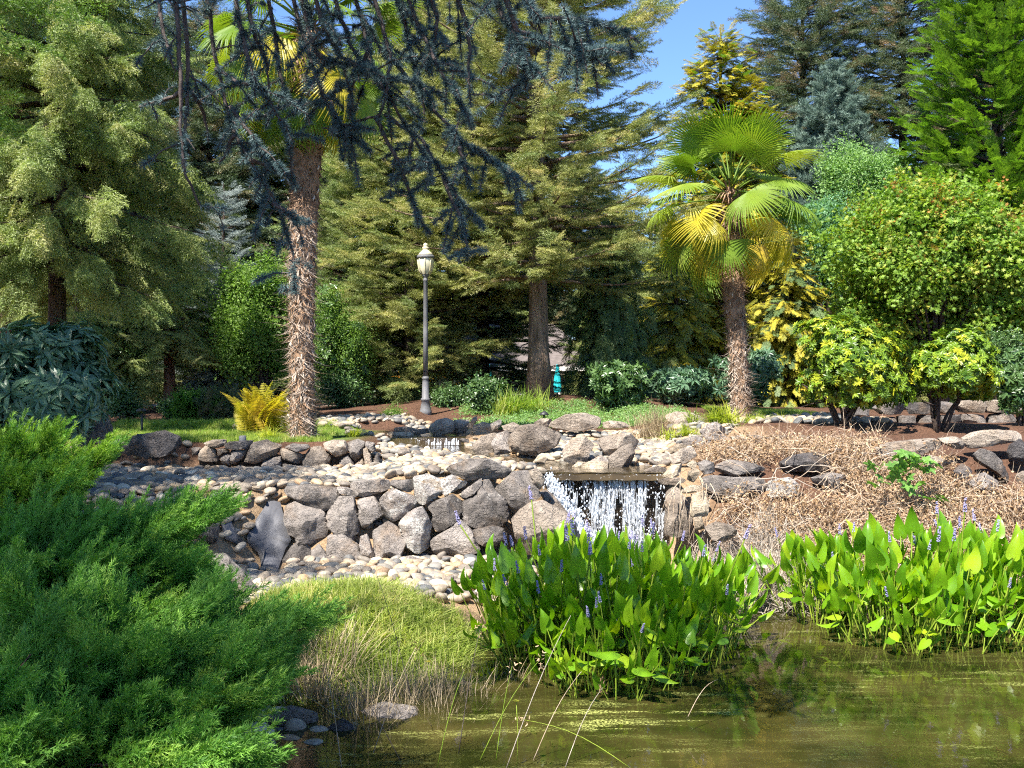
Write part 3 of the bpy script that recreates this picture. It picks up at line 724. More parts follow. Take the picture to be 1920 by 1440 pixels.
masonry(W5, 1585, 1930, 754, 832, 18.2, 3, ['rock_dark', 'rock_grey', 'rock_dark', 'rock_tan', 'rock_grey'], 11, -.02)

# black pond liner
def make_liner():
    def sheet_(pts, D0, nm):
        ox, oy, s = CROP['b']
        P = [(ox + x / s, oy + y / s) for x, y in pts]
        b = Buf(); n = len(P)
        def pos(p, off):
            v = ground_hit(p[0], p[1]); return (v.x, v.y - .05 - off, v.z + .03)
        c = (sum(p[0] for p in P) / n, sum(p[1] for p in P) / n)
        V = []
        for off in (.0, .012):
            V.append(pos(c, off + .012))
            for k in (.5, 1):
                for i, p in enumerate(P): V.append(pos((c[0] + (p[0] - c[0]) * k, c[1] + (p[1] - c[1]) * k), off + (.012 * math.sin(i * 2.3) if k == .5 else 0)))
        m = 1 + 2 * n; Fs = []
        for L in (0, 1):
            o = L * m
            for i in range(n):
                j = (i + 1) % n
                Fs += [(o, o + 1 + i, o + 1 + j), (o + 1 + i, o + 1 + n + i, o + 1 + n + j, o + 1 + j)]
        Fs += [(1 + n + i, 1 + n + (i + 1) % n, m + 1 + n + (i + 1) % n, m + 1 + n + i) for i in range(n)]
        b.add(V, Fs); return b.mesh(nm, 'liner')
    r = thing('pond_liner', 'exposed dark grey rubber pond liner sheet on the slope left of the boulder wall', 'pond liner', at(510, 1050, 10.7))
    part('liner_sheet', sheet_([(560, 340), (620, 335), (680, 350), (700, 430), (730, 520), (760, 640), (790, 720), (770, 770), (740, 800), (690, 930), (650, 1040), (560, 1035), (490, 1020), (485, 930), (460, 850), (410, 810), (370, 780), (350, 700), (370, 640), (430, 600), (440, 520), (510, 420)], 10.7, 'liner_sheet'), r)
    part('liner_flap', sheet_([(80, 470), (160, 440), (235, 460), (200, 560), (250, 660), (330, 760), (260, 770), (140, 720), (100, 600)], 10.7, 'liner_flap'), r)
make_liner()

# ------------------------------------------------------------------ pebbles
def pebble_protos():
    out = []
    for k in range(7):
        rng = np.random.default_rng(40 + k); V, Fs = ico(3 if k < 7 else 2)
        s = np.array([1, rng.uniform(.62, .9), rng.uniform(.42, .66)])
        Q = V * s * (1 + .10 * vnoise(V * 1.3 + k * 9, k))[:, None]
        b = Buf(); b.add(Q, Fs); out.append(b.mesh('pebble', 'pebble'))
    return out
PEB = pebble_protos()
V1, F1 = ico(2)

def pebble_bed(name, label, region, n_try, rmin, rmax, n_obj, seed, lift=0.0):
    """region(x, y) -> keep mask.  Largest in view become objects, the rest one joined part"""
    rng = np.random.default_rng(seed)
    bx = region(None, None)
    xs = rng.uniform(bx[0], bx[1], n_try * 8); ys = rng.uniform(bx[2], bx[3], n_try * 8)
    ok = region(xs, ys); xs, ys = xs[ok], ys[ok]
    zz = ground_z(xs, ys); qx = 960 + xs / ys * F; qy = HZ + (HC - zz) / ys * F
    on_liner = (qx > 468) & (qx < 545) & (qy > 945) & (qy < 1072) & (qx - 468 > (qy - 1010) * .25 - 8)
    xs, ys = xs[~on_liner], ys[~on_liner]
    rs = np.sort(rmin + (rmax - rmin) * rng.beta(1.3, 2.2, len(xs)))[::-1]
    cell = {}; keep = []
    for x, y, r in zip(xs, ys, rs):
        ci, cj = int(x // .16), int(y // .16); bad = False
        for a in range(ci - 1, ci + 2):
            for b_ in range(cj - 1, cj + 2):
                for (x2, y2, r2) in cell.get((a, b_), ()):
                    if (x - x2) ** 2 + (y - y2) ** 2 < ((r + r2) * .70) ** 2: bad = True; break
                if bad: break
            if bad: break
        if bad: continue
        cell.setdefault((ci, cj), []).append((x, y, r)); keep.append((x, y, r))
        if len(keep) >= n_try: break
    K = np.array(keep); z = ground_z(K[:, 0], K[:, 1]) + lift
    sz = K[:, 2] / K[:, 1]
    order = np.argsort(-sz)
    root = obj(name, None, loc=(K[:, 0].mean(), K[:, 1].mean(), z.mean()))
    tag(root, label, 'pebbles', kind='structure')
    R0 = Vector(root.location)
    rest = order[n_obj:]
    for i in order[:n_obj]:
        o = bpy.data.objects.new('pebble', PEB[rng.integers(len(PEB))]); C.objects.link(o); o.parent = root
        r = K[i, 2]; o.scale = (r * rng.uniform(.95, 1.25), r, r * rng.uniform(.8, 1.1))
        o.location = Vector((K[i, 0], K[i, 1], z[i] + r * .33)) - R0
        o.rotation_euler = (rng.normal(0, .28), rng.normal(0, .28), rng.uniform(0, 6.28))
    if len(rest):
        Vs, nf = [], len(F1); rn = []
        for i in rest:
            r = K[i, 2]; s = np.array([r * rng.uniform(.95, 1.3), r * rng.uniform(.62, .95), r * rng.uniform(.38, .62)])
            a = rng.uniform(0, 6.28); ca, sa = math.cos(a), math.sin(a); ti = rng.normal(0, .25)
            Q = V1 * s * (1 + .08 * vnoise(V1 * 1.2 + i, 3))[:, None]
            Q = np.stack([Q[:, 0] * ca - Q[:, 1] * sa, Q[:, 0] * sa + Q[:, 1] * ca, Q[:, 2] + Q[:, 0] * ti], 1)
            Vs.append(Q + np.array([K[i, 0], K[i, 1], z[i] + r * .26]) - np.array(R0)); rn.append(rng.random())
        Fa = (np.array(F1)[None] + (np.arange(len(rest)) * len(V1))[:, None, None]).reshape(-1, 3)
        me = bpy.data.meshes.new('small_pebbles'); me.from_pydata(np.concatenate(Vs).tolist(), [], Fa.tolist()); me.materials.append(M['pebble'])
        me.polygons.foreach_set('use_smooth', [True] * len(Fa))
        a = me.attributes.new('rnd', 'FLOAT', 'POINT'); a.data.foreach_set('value', np.repeat(rn, len(V1)).astype(np.float32))
        o = obj('small_pebbles', me, root); o['kind'] = 'stuff'

def reg(x0, x1, y0, y1, f):
    def g(x, y):
        if x is None: return (x0, x1, y0, y1)
        return f(x, y)
    return g
pebble_bed('terrace_pebble_bed', 'grey and tan river pebbles on the terrace above the boulder wall', reg(-6.0, -.7, 9.4, 13.9, lambda x, y: (y > wall_line(x) + .35 * wall_run(x)) & (y < np.where(x > -4.4, 13.32, 13.85))), 3000, .034, .092, 300, 1)
pebble_bed('stream_pebble_bed', 'pale river pebbles beside the upper stream', reg(-1.9, .9, 11.0, 17.0, lambda x, y: (y > wall_line(x) + .3) & (stream_dist(x, y) > .85) & ((x > -.75) | (y > 13.0)) & (y < 16.4 + .2 * x)), 1500, .03, .085, 280, 2)
pebble_bed('pool_pebble_bed', 'blue-grey river pebbles right of the waterfall pool', reg(.2, 4.6, 11.9, 17.0, lambda x, y: (stream_dist(x, y) > 1.0) & (y > 12.0) & (x - 1.3 < (y - 11) * .42) & (x > -.2)), 1900, .032, .09, 260, 3)
pebble_bed('beach_pebble_bed', 'rounded river pebbles on the beach below the boulder wall', reg(-3.3, .75, 8.6, 11.1, lambda x, y: (y < wall_line(x) - .02) & (y > np.interp(x, [-3.3, -2.4, -1.9, -.6, .2, .8], [9.6, 8.5, 8.75, 9.1, 9.7, 10.1]))), 1500, .03, .085, 300, 4)
pebble_bed('slope_pebble_bed', 'scattered pebbles on sandy soil around the pond liner', reg(-3.6, -2.2, 9.6, 11.3, lambda x, y: (y > wall_line(x)) & (vnoise(np.stack([x * 3, y * 3, 0 * x], 1), 5) > -.15)), 130, .035, .085, 60, 5, lift=.02)
pebble_bed('shallow_stone_bed', 'wet grey stones breaking the shallow water at the bottom', reg(-1.9, .3, 5.5, 6.75, lambda x, y: vnoise(np.stack([x * 1.8, y * 1.8, 0 * x], 1), 14) > -.2), 110, .04, .12, 60, 7, lift=.06)
pebble_bed('lamp_pebble_bed', 'small pebbles and rock chips on the soil left of the lamp post', reg(-4.2, -1.3, 15.2, 20.5, lambda x, y: (stream_dist(x, y) > 1.05) & (x > -.172 * y - .35) & (vnoise(np.stack([x * 1.3, y * 1.3, 0 * x], 1), 24) > -.45)), 520, .03, .10, 90, 8)
pebble_bed('rubble_bed', 'broken tan rubble stones behind the right palm', reg(4.2, 6.8, 17.6, 20.6, lambda x, y: (y > 17.4) & (x < 6.6)), 500, .05, .12, 120, 6)

# ------------------------------------------------------------------ waterfall
def make_waterfall():
    rng = np.random.default_rng(5)
    r = thing('waterfall', 'small waterfall spilling over a wide stone lip into the pond', 'waterfall', (1.1, 11.4, 0))
    b = Buf()
    # stone face behind the water
    nx, nz = 36, 28; xs = np.linspace(.36, 1.80, nx); zs = np.linspace(-.25, 1.045, nz)
    V = [(x, 11.70 + .035 * float(vnoise(np.array([[x * 5, z * 4, 1.]]), 9)[0]) - .02 * (1 - z), z) for z in zs for x in xs]
    b.add(V, [(j * nx + i, j * nx + i + 1, (j + 1) * nx + i + 1, (j + 1) * nx + i) for j in range(nz - 1) for i in range(nx - 1)])
    part('rock_face', b.mesh('rock_face', 'rock_wet'), r)
    def ribbons(n, x0, x1, w0, w1, l0, l1, push, name, mat, chute=False):
        b = Buf()
        for _ in range(n):
            while True:
                x = rng.uniform(x0, x1); z0 = 1.05 - rng.uniform(0, .97) ** 1.1
                if float(vnoise(np.array([[x * 9, z0 * 1.6, 2.]]), 31)[0]) + .7 * float(vnoise(np.array([[x * 26, z0 * 5, 5.]]), 32)[0]) > rng.uniform(-.35, .55): break
            L = rng.uniform(l0, l1); z1 = max(-.03, z0 - L); w = rng.uniform(w0, w1) * .5
            k = 4; zz = np.linspace(z0, z1, k + 1); V = []
            for q, z in enumerate(zz):
                t = math.sqrt(max(0, 1.05 - z)); y = 11.62 - push * t - rng.uniform(0, .012)
                ww = w * (1 - abs(q / k - .45) * 1.3)
                xx = x + rng.normal(0, .004) + (.42 * (1.05 - z) if chute else 0)
                V += [(xx - ww, y, z), (xx, y - ww * .8, z), (xx + ww, y, z)]
            b.add(V, [f for q in range(k) for f in ((q * 3, q * 3 + 1, q * 3 + 4, q * 3 + 3), (q * 3 + 1, q * 3 + 2, q * 3 + 5, q * 3 + 4))])
        return part(name, b.mesh(name, mat), r, 'stuff')
    ribbons(760, .50, 1.74, .005, .018, .06, .34, .10, 'water_strands', 'falling_water')
    ribbons(420, .50, 1.74, .004, .012, .03, .16, .13, 'bright_strands', 'foam')
    b = Buf()
    for _ in range(2600):                                      # white water tumbling down the slanting rock
        t = rng.random(); wd = .05 + .16 * t; x = .42 + .50 * t + rng.normal(0, 1) * wd * .55; z = 1.03 - 1.0 * t + rng.normal(0, .03); y = 11.52 - .42 * t + rng.normal(0, .035)
        s = rng.uniform(.004, .013) * (.8 + .5 * t); V, Fs = ico(1); b.add(V * [s, s, s * rng.uniform(1, 3)] + [x, y, max(z, -.02)], Fs)
    part('white_chute', b.mesh('white_chute', 'foam'), r, 'stuff')
    b = Buf()
    for _ in range(1000):                                      # drops and splashes
        x = rng.uniform(.45, 1.76); z = 1.04 - rng.uniform(0, 1.02); t = math.sqrt(max(0, 1.05 - z)); y = 11.60 - rng.uniform(.08, .2) * t
        s = rng.uniform(.003, .010); V, Fs = ico(1)
        b.add(V * [s, s, s * rng.uniform(1, 2.4)] + [x, y, z], Fs)
    for _ in range(900):
        x = rng.uniform(.55, 1.75); z = abs(rng.normal(0, .05)); y = 11.42 - abs(rng.normal(0, .12)); s = rng.uniform(.006, .02); V, Fs = ico(1)
        b.add(V * s + [x, y, z], Fs)
    part('splash_drops', b.mesh('splash_drops', 'foam'), r, 'stuff')
    # the water sheet bending over the lip
    b = Buf(); xs = np.linspace(.42, 1.76, 40); V = []
    for q in range(6):
        for x in xs: V.append((x, 11.66 - .012 * q - .004 * q * q, 1.062 - .0016 * q ** 2.4 + .004 * math.sin(x * 23)))
    b.add(V, [(q * 40 + i, q * 40 + i + 1, (q + 1) * 40 + i + 1, (q + 1) * 40 + i) for q in range(5) for i in range(39)])
    part('water_lip', b.mesh('water_lip', 'stream_water'), r)
    # small upper cascade
    r2 = thing('upper_cascade', 'tiny sparkling cascade in the upper stream near the lamp post', 'waterfall', (-1.5, 16.1, 1.08))
    b = Buf()
    for _ in range(110):
        x = rng.uniform(-2.2, -.85); w = rng.uniform(.003, .008); z1 = 1.062; z0 = rng.uniform(1.09, 1.175); y = 16.13 - rng.uniform(0, .05)
        b.add([(x - w, y, z0), (x + w, y, z0), (x + w * .6, y - .05, z1), (x - w * .6, y - .05, z1)], [(0, 1, 2, 3)])
    part('water_strands', b.mesh('water_strands', 'foam'), r2, 'stuff')
    b = Buf()
    V = []
    for i in range(30):
        x = -2.4 + i * .055
        V += [(x, 16.2, 1.168), (x, 16.12, 1.16), (x, 16.08, 1.04)]
    b.add(V, [(i * 3 + k, i * 3 + k + 1, i * 3 + k + 4, i * 3 + k + 3) for i in range(29) for k in (0, 1)])
    part('water_sheet', b.mesh('water_sheet', 'rock_wet'), r2)
make_waterfall()

# ------------------------------------------------------------------ foliage pieces (shared by the crowns)
PROTO = {}
def proto(key, fn, mats, n=4, seed=0):
    PROTO[key] = []
    for k in range(n):
        b = Buf(); fn(b, np.random.default_rng(seed + k * 31 + 1))
        PROTO[key].append(obj(key, b.mesh(key, mats, False), link=False))

def needle(b, p, d, L, w, rng, m=0):
    s = nrm(np.cross(d, rng.normal(size=3))) * w * .5
    b.tri(p - s, p + s, p + d * L, m)

def spruce_spray(L=.55, twigs=15, nl=.050, nw=.0105, hang=.25, per=11, ang=52, wide=.40):
    def f(b, rng):
        a0 = math.radians(ang)
        for k in range(twigs * 2 + 1):
            side = 0 if k == twigs * 2 else (-1 if k % 2 else 1)
            t = .06 + .9 * (k // 2) / twigs
            if side == 0: p0 = np.array([.0, 0, 0]); d = np.array([1.0, 0, -.08]); l = L; pr = per * 3
            else:
                p0 = np.array([L * t, 0, -.05 * L * t * t]); l = L * (wide * (1 - t) + .10) * rng.uniform(.7, 1.2); pr = max(4, int(per * (l / (L * wide)) + 3))
                d = nrm(np.array([math.cos(a0), side * math.sin(a0), rng.normal(-hang, .15)]))
            for q in range(pr):
                u = (q + rng.random()) / pr; p = p0 + d * l * u
                rd = nrm(rng.normal(size=3)); rd = rd - (rd @ d) * d
                needle(b, p, nrm(d * .75 + nrm(rd) * .75 + [0, 0, .12]), nl * rng.uniform(.7, 1.2), nw, rng)
    return f
def thuja_spray(L=.45, n=9, w=.010, hang=.2):
    def f(b, rng):
        def twig(p, d, l, lev):
            s = nrm(np.cross(d, [0, 0, 1.0])) * w * (.5 if lev else .7)
            b.add([p, p + d * l * .5 + s, p + d * l, p + d * l * .5 - s], [(0, 1, 2, 3)])
            if lev < 2:
                m = n if lev == 0 else 5
                for i in range(m):
                    t = .15 + .8 * i / m
                    for sd in (-1, 1):
                        a = sd * math.radians(rng.uniform(32, 48)); q = np.array([d[0] * math.cos(a) - d[1] * math.sin(a), d[0] * math.sin(a) + d[1] * math.cos(a), d[2] - hang * .35 + rng.normal(0, .12)])
                        twig(p + d * l * t, nrm(q), l * (.42 if lev == 0 else .40) * (1.1 - t * .7), lev + 1)
        twig(np.zeros(3), np.array([1.0, 0, 0]), L, 0)
    return f
def leaf_shape(b, p, d, up, L, w, m=0, fold=.25, droop=.15):
    d = nrm(d); s = nrm(np.cross(d, up)); n = np.cross(s, d)
    V = [p, p + d * L * .35 + s * w * .5 + n * w * fold, p + d * L * .7 + s * w * .42 + n * (w * fold - L * droop * .5), p + d * L - n * L * droop,
         p + d * L * .7 - s * w * .42 + n * (w * fold - L * droop * .5), p + d * L * .35 - s * w * .5 + n * w * fold, p + d * L * .5 - n * L * droop * .25]
    b.add(V, [(0, 1, 6), (1, 2, 6), (2, 3, 6), (3, 4, 6), (4, 5, 6), (5, 0, 6)], m)
def leaf_cluster(n=16, R=.22, L=.07, w=.045, flat=.5):
    def f(b, rng):
        for _ in range(n):
            p = rng.normal(size=3) * [R, R, R * flat] * .6
            d = nrm(rng.normal(size=3) * [1, 1, .45] + nrm(p) * .6); up = nrm(np.array([0, 0, 1.0]) + rng.normal(size=3) * .45)
            leaf_shape(b, p, d, up, L * rng.uniform(.7, 1.25), w * rng.uniform(.8, 1.2))
    return f
def maple_cluster(n=11, R=.22, L=.055):
    def f(b, rng):
        for _ in range(n):
            p = rng.normal(size=3) * [R, R, R * .35] * .6; up = nrm(np.array([0, 0, 1.0]) + rng.normal(size=3) * .4)
            x = nrm(np.cross(up, rng.normal(size=3))); y = np.cross(up, x); l = L * rng.uniform(.7, 1.3); V = [p]
            for k in range(13):
                a = math.radians(-150 + 25 * k); r = l * ((1.0 if k % 2 == 0 else .52) * (1 - .25 * abs(k - 6) / 6)); V.append(p + x * r * math.cos(a) + y * r * math.sin(a) - up * r * .25)
            b.add(V, [(0, i, i + 1) for i in range(1, 13)])
    return f
def whorl(n=9, L=.11, w=.036, open_=.9, droop=.2, bud=True):
    def f(b, rng):
        for k in range(n):
            a = k * 2.4 + rng.normal(0, .2); e = rng.uniform(.05, .75) * open_
            d = np.array([math.cos(e) * math.cos(a) * 1.0, math.cos(e) * math.sin(a), math.sin(e)])
            d = np.array([d[2], d[0], d[1]])                         # axis of the whorl is local +X
            leaf_shape(b, d * .008, d, nrm(np.array([1.0, 0, 0]) + .01), L * rng.uniform(.75, 1.15), w * rng.uniform(.85, 1.15), 0, .18, droop)
        if bud: b.add(ico(1)[0] * [.012, .006, .006] + [.012, 0, 0], ico(1)[1], 0)
    return f
def juniper_spray(L=.30, n=15, fl=.040, fw=.0052):
    def f(b, rng):
        bend = rng.uniform(.05, .22); side = rng.normal(0, .06)
        ax = lambda t: np.array([L * t, side * L * t * t, L * (bend * t - .30 * bend * t ** 3)])
        for k in range(n * 2 + 1):
            if k == n * 2: p0 = ax(.85); d = nrm(ax(1) - ax(.8)); l = L * .2
            else:
                t = .04 + .92 * (k // 2) / n; p0 = ax(t); tg = nrm(ax(min(1, t + .05)) - ax(t - .03)); sd = -1 if k % 2 else 1
                a = rng.uniform(0, 6.28); lat = np.array([0, math.cos(a) * .9 + sd * .7, math.sin(a) * .75 + .12])
                d = nrm(tg * 1.15 + nrm(lat) * .72); l = L * (.30 * (1 - t) + .07) * rng.uniform(.75, 1.2)
            s = nrm(np.cross(d, rng.normal(size=3))) * fw * .6
            b.tri(p0 - s, p0 + s, p0 + d * l)
            m = max(4, int(l / .0115))
            for q in range(m):
                u = .12 + .88 * q / m; p = p0 + d * l * u; rd = rng.normal(size=3); rd = nrm(rd - (rd @ d) * d)
                needle(b, p, nrm(d + rd * .62), fl * rng.uniform(.5, 1.0) * (1.15 - u * .5), fw, rng)
    return f
def cedar_tuft(n=58, L=.033, w=.0030, seg=.05):
    def f(b, rng):
        for k in range(n):
            p = np.array([rng.uniform(-.5, .5) * seg, 0, 0]); a = rng.uniform(0, 6.28); c = rng.uniform(-.1, .75)
            d = nrm(np.array([c, math.cos(a), math.sin(a)])); needle(b, p + d * .004, d, L * rng.uniform(.7, 1.2), w, rng)
        b.tube(np.array([[-seg * .6, 0, 0], [seg * .6, 0, 0]]), .0035, 4, 1)
    return f
def grass_tuft(n=26, L=.16, w=.006, lean=.5, R=.05, curl=.5):
    def f(b, rng):
        for _ in range(n):
            p = np.append(rng.normal(size=2) * R, 0); a = rng.uniform(0, 6.28); l = L * rng.uniform(.55, 1.15); ln = rng.uniform(.05, lean)
            h = np.array([math.cos(a), math.sin(a), 0]); s = np.array([-h[1], h[0], 0]) * w * .5
            P = [p + h * l * ln * t * (1 + curl * t) + np.array([0, 0, l * t * (1 - curl * .45 * t * ln * 2)]) for t in (0, .4, .75, 1)]
            b.add([P[0] - s, P[0] + s, P[1] + s, P[1] - s, P[2] + s * .6, P[2] - s * .6, P[3]], [(0, 1, 2, 3), (3, 2, 4, 5), (5, 4, 6)])
    return f
def dry_cluster(n=15, R=.12, L=.040, stems=4):
    def f(b, rng):
        for _ in range(stems):
            p = rng.normal(size=3) * R * .5; d = nrm(rng.normal(size=3) * [1, 1, .6] + [0, -.2, -.3]); q = p + d * R * 2.4; m = (p + q) / 2 + rng.normal(size=3) * R * .35
            s = nrm(np.cross(d, rng.normal(size=3))) * .0022
            b.add([p - s, p + s, m + s, m - s, q + s * .5, q - s * .5], [(0, 1, 2, 3), (3, 2, 4, 5)], 1)
        for _ in range(n):
            p = rng.normal(size=3) * R * [.75, .6, .6]; d = nrm(rng.normal(size=3) + [0, 0, -.5])
            leaf_shape(b, p, d, nrm(rng.normal(size=3) + [0, -.3, .4]), L * rng.uniform(.5, 1.25), L * rng.uniform(.3, .6), 0, rng.uniform(-.5, .6), rng.uniform(-.3, .5))
    return f
for k, mt in (('spruce_green',) * 2, ('spruce_olive',) * 2, ('spruce_pale',) * 2, ('spruce_dark',) * 2, ('spruce_blue',) * 2):
    proto(k, spruce_spray(), mt, 4, 1)
proto('spruce_hang', spruce_spray(.62, 15, .05, .012, .75, 10, 46, .42), 'spruce_pale', 4, 5)
proto('spruce_hang_dark', spruce_spray(.62, 14, .05, .012, .9, 9, 44, .42), 'spruce_green', 3, 6)
proto('hemlock', spruce_spray(.5, 14, .034, .010, .15, 12, 55, .5), 'spruce_pale', 4, 7)
proto('pine_blue', spruce_spray(.45, 9, .10, .012, -.2, 14, 40, .4), 'pine_blue', 3, 8)
proto('near_conifer', spruce_spray(.45, 18, .028, .006, .2, 16, 55, .42), 'near_conifer', 3, 9)
proto('golden', thuja_spray(.5, 10, .012, .6), 'golden_cypress', 4, 10)
proto('bright_cedar', thuja_spray(.42, 10, .010, -.35), 'bright_cedar', 4, 11)
proto('weeping', thuja_spray(.6, 10, .011, .2), 'weeping_cedar', 3, 12)
for k in ('broad_green', 'broad_light', 'broad_teal'): proto(k, leaf_cluster(18, .24, .075, .046, .55), k, 4, 13)
proto('small_leaf', leaf_cluster(26, .20, .045, .026, .7), 'broad_green', 3, 14)
proto('maple_green', maple_cluster(13, .24, .06), 'maple_green', 4, 15)
proto('maple_orange', maple_cluster(13, .20, .055), 'maple_orange', 3, 16)
proto('rhodo_green', whorl(11, .125, .044), 'rhodo_green', 4, 17)
proto('rhodo_dark', whorl(10, .155, .045, .7, .3), 'rhodo_dark', 4, 18)
proto('rhodo_mid', whorl(10, .13, .042, .8, .25), 'rhodo_mid', 4, 19)
proto('juniper', juniper_spray(), 'juniper', 5, 20)
proto('juniper_sunny', juniper_spray(), 'juniper_sunny', 3, 21)
proto('cedar_tuft', cedar_tuft(), ['cedar_blue', 'twig'], 4, 22)
proto('cedar_shade', spruce_spray(.6, 12, .05, .012, .2, 10), 'cedar_blue', 2, 23)
proto('grass_green', grass_tuft(), 'grass_green', 3, 24)
proto('grass_lime', grass_tuft(30, .32, .012, .9, .05, .9), 'grass_lime', 3, 25)
proto('grass_tall', grass_tuft(34, .55, .012, .7, .08, .7), 'grass_green', 3, 26)
proto('grass_soft', grass_tuft(34, .17, .0062, .9, .055, .8), 'grass_soft', 4, 27)
proto('grass_dry', grass_tuft(40, .55, .006, .75, .07, .3), 'grass_dry', 3, 28)
proto('dry_vine', dry_cluster(), ['dry_leaf', 'dry_stem'], 5, 29)
proto('dry_twigs', dry_cluster(3, .14, .03, 14), ['dry_leaf', 'grey_stem'], 4, 30)
proto('cover', leaf_cluster(22, .12, .035, .024, .4), 'broad_light', 3, 31)
proto('cover_dark', leaf_cluster(24, .16, .06, .03, .5), 'rhodo_mid', 3, 32)

_groups = {}
def scatter_group(keys):
    kk = tuple(keys)
    if kk in _groups: return _groups[kk]
    ng = bpy.data.node_groups.new('foliage', 'GeometryNodeTree')
    ng.interface.new_socket('Geometry', in_out='INPUT', socket_type='NodeSocketGeometry')
    ng.interface.new_socket('Geometry', in_out='OUTPUT', socket_type='NodeSocketGeometry')
    N, L = ng.nodes, ng.links
    gi, go = N.new('NodeGroupInput'), N.new('NodeGroupOutput')
    j = N.new('GeometryNodeJoinGeometry')
    objs = [o for k in keys for o in PROTO[k]]
    for o in reversed(objs):                                      # join keeps the order of later links first
        oi = N.new('GeometryNodeObjectInfo'); oi.inputs['Object'].default_value = o; oi.inputs['As Instance'].default_value = False
        g = N.new('GeometryNodeGeometryToInstance'); L.new(oi.outputs['Geometry'], g.inputs[0]); L.new(g.outputs[0], j.inputs[0])
    ip = N.new('GeometryNodeInstanceOnPoints'); L.new(gi.outputs[0], ip.inputs['Points']); L.new(j.outputs[0], ip.inputs['Instance'])
    ip.inputs['Pick Instance'].default_value = True
    for nm, ty, sk in (('idx', 'INT', 'Instance Index'), ('rot', 'QUATERNION', 'Rotation'), ('scl', 'FLOAT_VECTOR', 'Scale')):
        a = N.new('GeometryNodeInputNamedAttribute'); a.data_type = ty; a.inputs['Name'].default_value = nm
        L.new(a.outputs['Attribute'], ip.inputs[sk])
    L.new(ip.outputs[0], go.inputs[0])
    _groups[kk] = ng
    return ng

def foliage(name, root, keys, P, X, Z, S, rng, weights=None, kind='stuff'):
    """one object: shared leafy pieces set at points P, pointing along X with their upper side to Z"""
    P = np.asarray(P, float); n = len(P)
    me = bpy.data.meshes.new(name)
    off = np.array(root.location) if root is not None else np.zeros(3)
    me.from_pydata((P - off).tolist(), [], [])
    cnt = [len(PROTO[k]) for k in keys]; st = np.cumsum([0] + cnt)
    which = rng.choice(len(keys), n, p=None if weights is None else np.array(weights) / sum(weights))
    idx = np.array([st[w] + rng.integers(cnt[w]) for w in which], np.int32)
    me.attributes.new('idx', 'INT', 'POINT').data.foreach_set('value', idx)
    me.attributes.new('rot', 'QUATERNION', 'POINT').data.foreach_set('value', quats(np.array(X, float), np.array(Z, float)).astype(np.float32).ravel())
    S = np.broadcast_to(np.asarray(S, float).reshape(-1, 1), (n, 3)).astype(np.float32)
    me.attributes.new('scl', 'FLOAT_VECTOR', 'POINT').data.foreach_set('vector', S.ravel())
    o = obj(name, me, root)
    md = o.modifiers.new('foliage', 'NODES'); md.node_group = scatter_group(keys)
    if kind: o['kind'] = kind
    return o

